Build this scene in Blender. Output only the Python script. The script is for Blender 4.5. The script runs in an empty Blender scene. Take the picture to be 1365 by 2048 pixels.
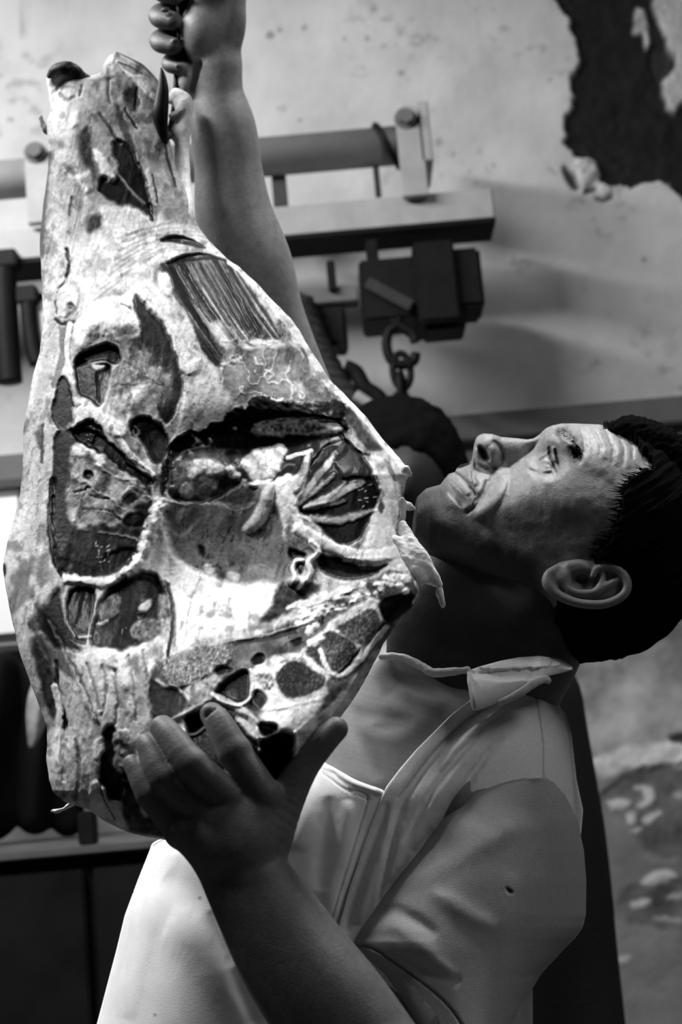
import bpy, bmesh, math, random
import numpy as np
from mathutils import Vector, Matrix

scene = bpy.context.scene
COL = scene.collection
random.seed(4); RNG = np.random.default_rng(4)

# ------------------------------------------------------------------ camera
IMG_W, IMG_H = 1365.0, 2048.0
LENS = 50.0
F = LENS / 36.0 * IMG_H                 # focal length in pixels
PITCH, ROLL = math.radians(10), math.radians(5.0)
CAM = np.array([0.0, 0.0, 1.50])
FWD = np.array([0.0, math.cos(PITCH), math.sin(PITCH)])
_U = np.array([0.0, -math.sin(PITCH), math.cos(PITCH)]); _X = np.array([1.0, 0, 0])
RIGHT = _X * math.cos(ROLL) - _U * math.sin(ROLL)
UP = _X * math.sin(ROLL) + _U * math.cos(ROLL)
cd = bpy.data.cameras.new('camera'); cam = bpy.data.objects.new('camera', cd); COL.objects.link(cam)
cd.sensor_fit = 'VERTICAL'; cd.sensor_height = 36.0; cd.sensor_width = 24.0; cd.lens = LENS
cd.clip_start = 0.02
m = Matrix.Identity(4)
for i in range(3):
    m[i][0] = RIGHT[i]; m[i][1] = UP[i]; m[i][2] = -FWD[i]; m[i][3] = CAM[i]
cam.matrix_world = m
cd.dof.use_dof = True; cd.dof.focus_distance = 0.98; cd.dof.aperture_fstop = 8.5
scene.camera = cam

# ------------------------------------------------------------------ world, lights, exposure
w = bpy.data.worlds.new('world'); scene.world = w; w.use_nodes = True
w.node_tree.nodes['Background'].inputs[0].default_value = (1, 1, 1, 1)
w.node_tree.nodes['Background'].inputs[1].default_value = 0.012
def area_light(name, loc, target, size, power, size_y=None):
    l = bpy.data.lights.new(name, 'AREA'); l.energy = power; l.size = size
    if size_y: l.shape = 'RECTANGLE'; l.size_y = size_y
    o = bpy.data.objects.new(name, l); COL.objects.link(o)
    o.location = loc
    o.rotation_euler = (Vector(target) - Vector(loc)).to_track_quat('-Z', 'Y').to_euler()
    return o
def lamp(name, loc, power, radius):
    l = bpy.data.lights.new(name, 'POINT'); l.energy = power; l.shadow_soft_size = radius
    o = bpy.data.objects.new(name, l); COL.objects.link(o); o.location = loc; return o
KEY = area_light('ceiling_tube_light', (-1.0, 1.20, 3.0), (-0.30, 1.60, 1.7), 1.3, 52, 0.14)
KEY2 = area_light('added_top_light', (0.50, 1.27, 3.3), (0.50, 1.27, 0.0), 0.5, 10, 0.2); KEY2.data.spread = math.radians(75)  # unseen lamp added to brighten forehead, collar and shoulder
FILL = area_light('added_front_fill', (1.7, 0.15, 3.3), (0.15, 1.1, 1.5), 0.8, 13)  # unseen fill added from front right to lift the shoulder and shirt
vs = scene.view_settings
vs.view_transform = 'Standard'; vs.look = 'None'; vs.gamma = 1.0; vs.use_curve_mapping = False
vs.exposure = 0.0

# ------------------------------------------------------------------ pixel -> place
D0 = 1.05
def W(X, Y, Z):
    """photo pixel + depth step Z (one pixel's worth of metres at that depth, towards the viewer) -> world"""
    X = np.asarray(X, float); Y = np.asarray(Y, float); Z = np.asarray(Z, float)
    d = D0 * np.exp(-Z / F)
    return CAM + d[..., None] * (((X - IMG_W/2) / F)[..., None] * RIGHT + ((IMG_H/2 - Y) / F)[..., None] * UP + FWD)
def ZD(d): return F * math.log(D0 / d)
def onplane(x, y, yw):
    r = (x - IMG_W/2) / F * RIGHT + (IMG_H/2 - y) / F * UP + FWD
    return CAM + r * (yw - CAM[1]) / r[1]
def project(P):
    v = P - CAM
    d = v @ FWD
    return IMG_W/2 + (v @ RIGHT) / d * F, IMG_H/2 - (v @ UP) / d * F

# ------------------------------------------------------------------ object helpers
def tag(o, label=None, cat=None, group=None, kind=None):
    if label: o['label'] = label
    if cat: o['category'] = cat
    if group: o['group'] = group
    if kind: o['kind'] = kind
    return o
def empty(name, loc=(0, 0, 0)):
    o = bpy.data.objects.new(name, None); COL.objects.link(o); o.location = loc; o.empty_display_size = 0.05
    return o
def mk(name, V, Q, mat, parent=None, col=None, smooth=True, T=None):
    """V (n,3) world verts, Q (m,4) quads, T (k,3) tris; object origin at the parent's"""
    V = np.asarray(V, np.float32).reshape(-1, 3)
    me = bpy.data.meshes.new(name)
    if parent is not None: V = V - np.array(parent.location, np.float32)
    Q = np.zeros((0, 4), np.int32) if Q is None else np.asarray(Q, np.int32).reshape(-1, 4)
    T = np.zeros((0, 3), np.int32) if T is None else np.asarray(T, np.int32).reshape(-1, 3)
    nl = Q.size + T.size
    me.vertices.add(len(V)); me.vertices.foreach_set('co', V.ravel())
    me.loops.add(nl); me.loops.foreach_set('vertex_index', np.concatenate([Q.ravel(), T.ravel()]))
    me.polygons.add(len(Q) + len(T))
    st = np.concatenate([np.arange(len(Q)) * 4, Q.size + np.arange(len(T)) * 3]).astype(np.int32)
    me.polygons.foreach_set('loop_start', st)
    me.polygons.foreach_set('use_smooth', np.full(len(Q) + len(T), smooth))
    me.update(calc_edges=True); me.validate()
    if col is not None:
        c = np.ones((len(V), 4), np.float32); c[:, :3] = np.asarray(col, np.float32)[:, None]
        a = me.color_attributes.new('tone', 'FLOAT_COLOR', 'POINT'); a.data.foreach_set('color', c.ravel())
    me.materials.append(mat)
    o = bpy.data.objects.new(name, me); COL.objects.link(o)
    if parent is not None: o.parent = parent
    return o
def from_bm(name, bm, mat, parent=None, smooth=False):
    bmesh.ops.recalc_face_normals(bm, faces=bm.faces[:])
    me = bpy.data.meshes.new(name)
    if parent is not None: bmesh.ops.translate(bm, verts=bm.verts[:], vec=-Vector(parent.location))
    bm.to_mesh(me); bm.free()
    for p in me.polygons: p.use_smooth = smooth
    me.materials.append(mat)
    o = bpy.data.objects.new(name, me); COL.objects.link(o)
    if parent is not None: o.parent = parent
    return o
def bm_box(bm, c, s, rot=None, bevel=0.0):
    r = bmesh.ops.create_cube(bm, size=1.0)
    M = Matrix.Translation(Vector(c)) @ (rot.to_4x4() if rot is not None else Matrix.Identity(4)) @ Matrix.Diagonal((s[0], s[1], s[2], 1))
    bmesh.ops.transform(bm, matrix=M, verts=r['verts'])
    if bevel:
        es = list({e for v in r['verts'] for e in v.link_edges})
        bmesh.ops.bevel(bm, geom=es, offset=bevel, segments=2, affect='EDGES')
    return r['verts']
def bm_cyl(bm, a, b, ra, rb=None, n=20, caps=True):
    a = Vector(a); b = Vector(b); d = b - a
    r = bmesh.ops.create_cone(bm, segments=n, radius1=ra, radius2=ra if rb is None else rb, depth=d.length, cap_ends=caps)
    M = Matrix.Translation((a + b) / 2) @ d.to_track_quat('Z', 'Y').to_matrix().to_4x4()
    bmesh.ops.transform(bm, matrix=M, verts=r['verts'])
def tube(path, rad, n=12):
    """closed tube along world points; returns V,Q,T"""
    P = np.asarray(path, float); m_ = len(P); rad = np.broadcast_to(rad, (m_,))
    tg = np.gradient(P, axis=0); tg /= np.linalg.norm(tg, axis=1)[:, None] + 1e-12
    ref = np.array([0.3, 0.9, 0.2]); V = []
    for i in range(m_):
        u = np.cross(tg[i], ref); u /= np.linalg.norm(u); v = np.cross(tg[i], u); ref = np.cross(u, tg[i])
        a = np.arange(n) * 2 * np.pi / n
        V.append(P[i] + rad[i] * (np.cos(a)[:, None] * u + np.sin(a)[:, None] * v))
    V = np.concatenate(V); Q = []
    for i in range(m_ - 1):
        for j in range(n):
            k = (j + 1) % n
            Q.append((i*n + j, i*n + k, (i+1)*n + k, (i+1)*n + j))
    V = np.concatenate([V, P[:1], P[-1:]]); c0 = m_ * n
    T = [(c0, (j+1) % n, j) for j in range(n)] + [(c0 + 1, (m_-1)*n + j, (m_-1)*n + (j+1) % n) for j in range(n)]
    return V, Q, T
def crom(P, n=8, closed=False):
    P = np.asarray(P, float); k = len(P); out = []
    if k < 3 and not closed: return P
    for i in range(k if closed else k - 1):
        if closed: p0, p1, p2, p3 = P[(i-1) % k], P[i], P[(i+1) % k], P[(i+2) % k]
        else: p0, p1, p2, p3 = P[max(i-1, 0)], P[i], P[i+1], P[min(i+2, k-1)]
        t = (np.arange(n) / n)[:, None]
        out.append(.5 * (2*p1 + (p2-p0)*t + (2*p0-5*p1+4*p2-p3)*t*t + (3*p1-p0-3*p2+p3)*t**3))
    if not closed: out.append(P[-1:])
    return np.concatenate(out)

# ------------------------------------------------------------------ materials (all grey: a black and white world)
def material(name, tone=None, rough=0.6, spec=0.4, bump=0.0, bscale=300.0, mottle=0.0, mscale=40.0, sss=0.0, metal=0.0, coat=0.0, aniso=None):
    mt = bpy.data.materials.new(name); mt.use_nodes = True
    nt = mt.node_tree; N = nt.nodes; Lk = nt.links; b = N['Principled BSDF']
    b.inputs['Roughness'].default_value = rough; b.inputs['Specular IOR Level'].default_value = spec
    b.inputs['Metallic'].default_value = metal
    if coat: b.inputs['Coat Weight'].default_value = coat; b.inputs['Coat Roughness'].default_value = 0.18
    tc = N.new('ShaderNodeTexCoord')
    if tone is None:
        at = N.new('ShaderNodeAttribute'); at.attribute_name = 'tone'; src = at.outputs['Color']
    else:
        rg = N.new('ShaderNodeRGB'); rg.outputs[0].default_value = (tone, tone, tone, 1); src = rg.outputs[0]
    if mottle:
        n = N.new('ShaderNodeTexNoise'); n.inputs['Scale'].default_value = mscale; n.inputs['Detail'].default_value = 6
        Lk.new(tc.outputs['Object'], n.inputs['Vector'])
        r = N.new('ShaderNodeMapRange'); r.inputs['From Min'].default_value = .3; r.inputs['From Max'].default_value = .7
        r.inputs['To Min'].default_value = 1 - mottle; r.inputs['To Max'].default_value = 1 + mottle
        Lk.new(n.outputs['Fac'], r.inputs['Value'])
        mx = N.new('ShaderNodeMix'); mx.data_type = 'RGBA'; mx.blend_type = 'MULTIPLY'; mx.inputs['Factor'].default_value = 1
        Lk.new(src, mx.inputs['A']); Lk.new(r.outputs[0], mx.inputs['B']); src = mx.outputs['Result']
    Lk.new(src, b.inputs['Base Color'])
    if bump:
        n2 = N.new('ShaderNodeTexNoise'); n2.inputs['Scale'].default_value = bscale; n2.inputs['Detail'].default_value = 5
        mp = N.new('ShaderNodeMapping')
        if aniso: mp.inputs['Scale'].default_value = aniso
        Lk.new(tc.outputs['Object'], mp.inputs['Vector']); Lk.new(mp.outputs[0], n2.inputs['Vector'])
        bp = N.new('ShaderNodeBump'); bp.inputs['Strength'].default_value = bump; bp.inputs['Distance'].default_value = 0.002
        Lk.new(n2.outputs['Fac'], bp.inputs['Height']); Lk.new(bp.outputs[0], b.inputs['Normal'])
    return mt

# ------------------------------------------------------------------ noise and tone/relief canvases in photo pixels
_TAB = np.random.default_rng(11).random((16, 256, 256))
def vnoise(x, y, seed=0):
    t = _TAB[seed % 16]
    x = np.asarray(x, float) + 37.7 * seed; y = np.asarray(y, float) + 19.3 * seed
    xi = np.floor(x).astype(int); yi = np.floor(y).astype(int); fx = x - xi; fy = y - yi
    fx = fx*fx*(3-2*fx); fy = fy*fy*(3-2*fy)
    a = t[xi & 255, yi & 255]; b_ = t[(xi+1) & 255, yi & 255]; c = t[xi & 255, (yi+1) & 255]; d = t[(xi+1) & 255, (yi+1) & 255]
    return (a*(1-fx) + b_*fx)*(1-fy) + (c*(1-fx) + d*fx)*fy
def fbm(x, y, seed=0, o=4):
    s = 0; a = 1; n = 0
    for i in range(o):
        s = s + a * vnoise(x * 2**i, y * 2**i, seed + i); n += a; a *= .55
    return s / n
def sstep(a, b_, x):
    t = np.clip((x - a) / (b_ - a), 0, 1); return t*t*(3-2*t)
class Canvas:
    def __init__(s, x0, y0, x1, y1, st, base=0.5):
        s.x0, s.y0, s.st = x0, y0, st
        s.X, s.Y = np.meshgrid(np.arange(x0, x1 + st, st, dtype=float), np.arange(y0, y1 + st, st, dtype=float))
        s.a = np.full(s.X.shape, float(base)); s.h = np.zeros(s.X.shape)
    def win(s, P, m_):
        st = s.st; ny, nx = s.X.shape
        i0 = int(max(0, (P[:, 1].min() - m_ - s.y0) // st)); i1 = int(min(ny, (P[:, 1].max() + m_ - s.y0) // st + 2))
        j0 = int(max(0, (P[:, 0].min() - m_ - s.x0) // st)); j1 = int(min(nx, (P[:, 0].max() + m_ - s.x0) // st + 2))
        return (slice(i0, max(i0, i1)), slice(j0, max(j0, j1)))
    def warp(s, w_, amt, sc, seed):
        X = s.X[w_]; Y = s.Y[w_]
        if amt:
            return X + amt * (fbm(X/sc, Y/sc, seed, 3) - .5) * 2, Y + amt * (fbm(X/sc + 50, Y/sc, seed + 3, 3) - .5) * 2
        return X, Y
    def poly(s, al, h, soft, pts, warp=5, sc=16, seed=1, mix=1.0, dome=0, mot=0.0, msc=10, smooth=True):
        P = crom(pts, 5, True) if smooth else np.asarray(pts, float)
        w_ = s.win(P, soft + warp + 4)
        X, Y = s.warp(w_, warp, sc, seed)
        if X.size == 0: return
        d = np.full(X.shape, 1e9); ins = np.zeros(X.shape, bool)
        for i in range(len(P)):
            ax, ay = P[i]; bx, by = P[(i+1) % len(P)]
            ex, ey = bx-ax, by-ay; L = ex*ex + ey*ey + 1e-9
            t = np.clip(((X-ax)*ex + (Y-ay)*ey) / L, 0, 1)
            d = np.minimum(d, (X-ax-t*ex)**2 + (Y-ay-t*ey)**2)
            if ey != 0:
                c = (ay > Y) != (by > Y)
                ins ^= c & (X < (Y-ay) / ey * ex + ax)
        d = np.sqrt(d); d = np.where(ins, d, -d)
        m_ = sstep(-soft, soft, d)
        if al is not None:
            tn = al
            if mot: tn = al * (1 + mot * 2 * (fbm(s.X[w_]/msc, s.Y[w_]/msc, seed + 5, 4) - .5) * 2)
            s.a[w_] = s.a[w_] * (1 - m_*mix) + np.clip(tn, .01, 1) * m_ * mix
        if h:
            s.h[w_] += h * (m_ if not dome else np.where(d > 0, 1 - np.exp(-d / dome), 0))
    def line(s, al, h, wd, pts, soft=2, warp=3, sc=14, seed=2, mix=1.0, taper=0, round_=True):
        P = crom(pts, 6); k = len(P)
        w_ = s.win(P, wd + soft + warp + 4)
        X, Y = s.warp(w_, warp, sc, seed)
        if X.size == 0: return
        d = np.full(X.shape, 1e9); tt = np.zeros(X.shape)
        for i in range(k - 1):
            ax, ay = P[i]; bx, by = P[i+1]; ex, ey = bx-ax, by-ay; L = ex*ex + ey*ey + 1e-9
            t = np.clip(((X-ax)*ex + (Y-ay)*ey) / L, 0, 1)
            q = (X-ax-t*ex)**2 + (Y-ay-t*ey)**2
            b_ = q < d; d = np.where(b_, q, d); tt = np.where(b_, (i + t) / (k - 1), tt)
        d = np.sqrt(d); r = wd / 2
        if taper: r = r * (1 - taper * np.abs(2*tt - 1)**2)
        m_ = 1 - sstep(r - soft/2, r + soft/2 + .01, d)
        if al is not None: s.a[w_] = s.a[w_] * (1 - m_*mix) + al * m_ * mix
        if h:
            s.h[w_] += h * (np.sqrt(np.clip(1 - (d / (r + soft/2 + .01))**2, 0, 1)) if round_ else np.exp(-(d / (r + soft*.4 + .01))**2) * ((1 - np.abs(2*tt-1)**3) if taper else 1))
    def blob(s, al, h, x, y, rx, ry=None, soft=2, **k):
        ry = ry or rx; a = np.arange(8) * np.pi / 4
        s.poly(al, h, soft, np.stack([x + rx*np.cos(a), y + ry*np.sin(a)], 1), dome=max(rx, ry) * .5, **k)
    def blur(s, arr, n=1):
        for _ in range(n):
            p = np.pad(arr, 1, mode='edge'); arr = (p[:-2, 1:-1] + p[2:, 1:-1] + p[1:-1, :-2] + p[1:-1, 2:] + 4*p[1:-1, 1:-1]) / 8
        return arr
    def samp(s, arr, x, y):
        ny, nx = arr.shape
        u = np.clip((np.asarray(x) - s.x0) / s.st, 0, nx - 1.001); v = np.clip((np.asarray(y) - s.y0) / s.st, 0, ny - 1.001)
        j = u.astype(int); i = v.astype(int); fu = u - j; fv = v - i
        return (arr[i, j]*(1-fu) + arr[i, j+1]*fu)*(1-fv) + (arr[i+1, j]*(1-fu) + arr[i+1, j+1]*fu)*fv

# ------------------------------------------------------------------ implicit surfaces in photo-pixel space
class Field:
    """signed distance volume: x,y photo pixels, z depth pixels towards the viewer"""
    def __init__(s, lo, hi, st):
        s.lo = np.array(lo, float); s.st = st
        s.n = (np.ceil((np.array(hi, float) - s.lo) / st) + 1).astype(int)
        s.f = np.full(s.n, 60.0, np.float32)
        s.ax = [s.lo[i] + st * np.arange(s.n[i]) for i in range(3)]
    def box(s, lo, hi):
        sl = []
        for i in range(3):
            a = int(max(0, math.floor((lo[i] - s.lo[i]) / s.st))); b_ = int(min(s.n[i], math.ceil((hi[i] - s.lo[i]) / s.st) + 1))
            if b_ <= a: return None
            sl.append(slice(a, b_))
        return tuple(sl)
    def grid(s, sl):
        return (s.ax[0][sl[0]][:, None, None], s.ax[1][sl[1]][None, :, None], s.ax[2][sl[2]][None, None, :])
    def _mix(s, sl, d, k, sub):
        f = s.f[sl]; d = d.astype(np.float32)
        if sub:
            d = -d
            if k: hh = np.clip(.5 - .5*(d - f)/k, 0, 1); s.f[sl] = f*hh + d*(1-hh) + k*hh*(1-hh) if False else np.maximum(f, d) + np.maximum(k - np.abs(f-d), 0)**2 / (4*k)
            else: s.f[sl] = np.maximum(f, d)
        else:
            if k: s.f[sl] = np.minimum(f, d) - np.maximum(k - np.abs(f-d), 0)**2 / (4*k)
            else: s.f[sl] = np.minimum(f, d)
    def seg(s, a, b_, ra, rb, k=8, sub=False, flat=None):
        a = np.array(a, float); b_ = np.array(b_, float); R = max(ra, rb) + k + 3*s.st + 12
        sl = s.box(np.minimum(a, b_) - R, np.maximum(a, b_) + R)
        if sl is None: return
        X, Y, Z = s.grid(sl); e = b_ - a; L = e @ e + 1e-9
        t = np.clip(((X-a[0])*e[0] + (Y-a[1])*e[1] + (Z-a[2])*e[2]) / L, 0, 1)
        dx, dy, dz = X-a[0]-t*e[0], Y-a[1]-t*e[1], Z-a[2]-t*e[2]
        if flat is not None:
            nv, g = flat; nv = np.array(nv, float); nv /= np.linalg.norm(nv)
            q = dx*nv[0] + dy*nv[1] + dz*nv[2]
            d = np.sqrt(np.maximum(dx*dx + dy*dy + dz*dz - q*q + (q*g)**2, 1e-9))
            s._mix(sl, (d - (ra + (rb-ra)*t)) / (1 + .5*(g-1)*np.abs(q*g)/(d+1e-6)), k, sub)
        else:
            s._mix(sl, np.sqrt(dx*dx + dy*dy + dz*dz) - (ra + (rb-ra)*t), k, sub)
    def chain(s, pts, k=8, sub=False, flat=None, n=5):
        """smooth limb through (x,y,z,r) points, blended once into the field"""
        A = np.array([p[:4] for p in pts], float)
        if len(A) > 2: A = crom(A, n)
        R = A[:, 3].max() + k + 3*s.st + 12
        sl = s.box(A[:, :3].min(0) - R, A[:, :3].max(0) + R)
        if sl is None: return
        sh = tuple(q.stop - q.start for q in sl); D = np.full(sh, 1e3, np.float32)
        off = [q.start for q in sl]
        for p, q in zip(A[:-1], A[1:]):
            r = max(p[3], q[3]) + k + 3*s.st + 12
            b_ = s.box(np.minimum(p[:3], q[:3]) - r, np.maximum(p[:3], q[:3]) + r)
            if b_ is None: continue
            X, Y, Z = s.grid(b_); e = q[:3] - p[:3]; L = e @ e + 1e-9
            t = np.clip(((X-p[0])*e[0] + (Y-p[1])*e[1] + (Z-p[2])*e[2]) / L, 0, 1)
            dx, dy, dz = X-p[0]-t*e[0], Y-p[1]-t*e[1], Z-p[2]-t*e[2]
            if flat is not None:
                nv, g = flat; nv = np.array(nv, float); nv /= np.linalg.norm(nv)
                w_ = dx*nv[0] + dy*nv[1] + dz*nv[2]; d = np.sqrt(np.maximum(dx*dx + dy*dy + dz*dz - w_*w_ + (w_*g)**2, 1e-9)) - (p[3] + (q[3]-p[3])*t)
            else: d = np.sqrt(dx*dx + dy*dy + dz*dz) - (p[3] + (q[3]-p[3])*t)
            l_ = tuple(slice(c_.start - o_, c_.stop - o_) for c_, o_ in zip(b_, off))
            D[l_] = np.minimum(D[l_], d)
        s._mix(sl, D, k, sub)
    def ell(s, c, r, k=8, rot=0.0, sub=False, axes=None):
        """ellipsoid; rot turns it in the picture plane (degrees)"""
        c = np.array(c, float); r = np.array(r, float); R = r.max() + k + 3*s.st + 6
        sl = s.box(c - R, c + R)
        if sl is None: return
        X, Y, Z = s.grid(sl); dx, dy, dz = X-c[0], Y-c[1], Z-c[2]
        if axes is not None:
            A = np.array(axes, float); A /= np.linalg.norm(A, axis=1)[:, None]
            u, v, w_ = [dx*A[i][0] + dy*A[i][1] + dz*A[i][2] for i in range(3)]
        else:
            ca, sa = math.cos(math.radians(rot)), math.sin(math.radians(rot))
            u, v, w_ = dx*ca + dy*sa, -dx*sa + dy*ca, dz + 0*dx
        k0 = np.sqrt((u/r[0])**2 + (v/r[1])**2 + (w_/r[2])**2); k1 = np.sqrt((u/r[0]**2)**2 + (v/r[1]**2)**2 + (w_/r[2]**2)**2) + 1e-9
        s._mix(sl, np.where(k0 < 1e-3, -r.min(), k0*(k0-1)/k1), k, sub)
    def at(s, P):
        u = np.clip((P - s.lo) / s.st, 0, np.array(s.n) - 1.001); i = u.astype(int); t = u - i; f = s.f; r = 0
        for a in (0, 1):
            for b_ in (0, 1):
                for c in (0, 1):
                    r = r + f[i[:, 0]+a, i[:, 1]+b_, i[:, 2]+c] * (t[:, 0] if a else 1-t[:, 0]) * (t[:, 1] if b_ else 1-t[:, 1]) * (t[:, 2] if c else 1-t[:, 2])
        return r
    def snap(s, P, Q, it=3):
        """even the vertices out, then pull them back onto the true surface"""
        for _ in range(it):
            P = relax(P, Q, 2)
            g = np.stack([s.at(P + d) - s.at(P - d) for d in np.eye(3)*s.st], 1) / (2*s.st)
            P = P - np.clip(s.at(P) / (np.sum(g*g, 1) + 1e-3), -s.st, s.st)[:, None] * g
        return P
    def mesh(s):
        f = s.f; neg = f < 0
        n0, n1, n2 = f.shape
        c = np.zeros((n0-1, n1-1, n2-1), np.uint8)
        for dx in (0, 1):
            for dy in (0, 1):
                for dz in (0, 1): c += neg[dx:n0-1+dx, dy:n1-1+dy, dz:n2-1+dz]
        act = (c > 0) & (c < 8)
        I, J, K = np.nonzero(act)
        idx = np.full(act.shape, -1, np.int32); idx[I, J, K] = np.arange(len(I))
        acc = np.zeros((len(I), 3)); cnt = np.zeros(len(I))
        corners = [(a, b_, c_) for a in (0, 1) for b_ in (0, 1) for c_ in (0, 1)]
        for a in corners:
            for ax in range(3):
                if a[ax]: continue
                b_ = list(a); b_[ax] = 1
                fa = f[I+a[0], J+a[1], K+a[2]]; fb = f[I+b_[0], J+b_[1], K+b_[2]]
                cr = (fa < 0) != (fb < 0); t = np.where(cr, fa / np.where(fa == fb, 1, fa - fb), 0)
                p = np.array(a, float)[None, :].repeat(len(I), 0); p[:, ax] += t
                acc += p * cr[:, None]; cnt += cr
        P = s.lo + s.st * (np.stack([I, J, K], 1) + acc / np.maximum(cnt, 1)[:, None])
        Q = []
        for ax in range(3):
            sh = [slice(None)]*3; sh2 = [slice(None)]*3; sh[ax] = slice(0, -1); sh2[ax] = slice(1, None)
            A = neg[tuple(sh)]; B = neg[tuple(sh2)]
            e = np.argwhere(A != B); o1, o2 = [i for i in range(3) if i != ax]
            ok = (e[:, o1] > 0) & (e[:, o2] > 0) & (e[:, o1] < f.shape[o1]-1) & (e[:, o2] < f.shape[o2]-1); e = e[ok]
            def g(d1, d2):
                q = e.copy(); q[:, o1] -= d1; q[:, o2] -= d2; return idx[q[:, 0], q[:, 1], q[:, 2]]
            q = np.stack([g(1, 1), g(0, 1), g(0, 0), g(1, 0)], 1)
            fl = A[e[:, 0], e[:, 1], e[:, 2]]
            if ax == 1: fl = ~fl
            q = np.where(fl[:, None], q, q[:, ::-1]); Q.append(q)
        Q = np.concatenate(Q); Q = Q[(Q >= 0).all(1)]
        # (x,y,z) = (right, down, towards viewer) is left-handed in the world: flip
        return P, Q[:, ::-1]
def vnormals(P, Q):
    n = np.cross(P[Q[:, 2]] - P[Q[:, 0]], P[Q[:, 3]] - P[Q[:, 1]])
    N = np.zeros_like(P)
    for i in range(4): np.add.at(N, Q[:, i], n)
    return N / (np.linalg.norm(N, axis=1)[:, None] + 1e-12)
def relax(P, Q, it=2, lam=.5):
    for _ in range(it):
        acc = np.zeros_like(P); c = np.zeros(len(P))
        for i in range(4):
            for j in (1, 3):
                np.add.at(acc, Q[:, i], P[Q[:, (i+j) % 4]]); np.add.at(c, Q[:, i], 1)
        P = P + lam * (acc / np.maximum(c, 1)[:, None] - P)
    return P
def lin(pts, y):
    p = np.asarray(pts, float); return np.interp(y, p[:, 0], p[:, 1])
_SL = {}
def slin(pts, y, n=500):
    """traced curve with its corners rounded off"""
    key = (id(pts), n)
    if key not in _SL:
        p = np.asarray(pts, float); g = np.arange(p[0, 0] - 60, p[-1, 0] + 61); v = np.interp(g, p[:, 0], p[:, 1])
        pad = 3*int(math.sqrt(n/2)) + 2; v = np.concatenate([np.full(pad, v[0]), v, np.full(pad, v[-1])]); v = smooth1(v, n)[pad:-pad]; _SL[key] = (g, v, pts)
    g, v, _ = _SL[key]; return np.interp(y, g, v)
def smooth1(a, n):
    for _ in range(n):
        p = np.pad(a, 1, mode='edge'); a = (p[:-2] + 2*p[1:-1] + p[2:]) / 4
    return a

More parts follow.
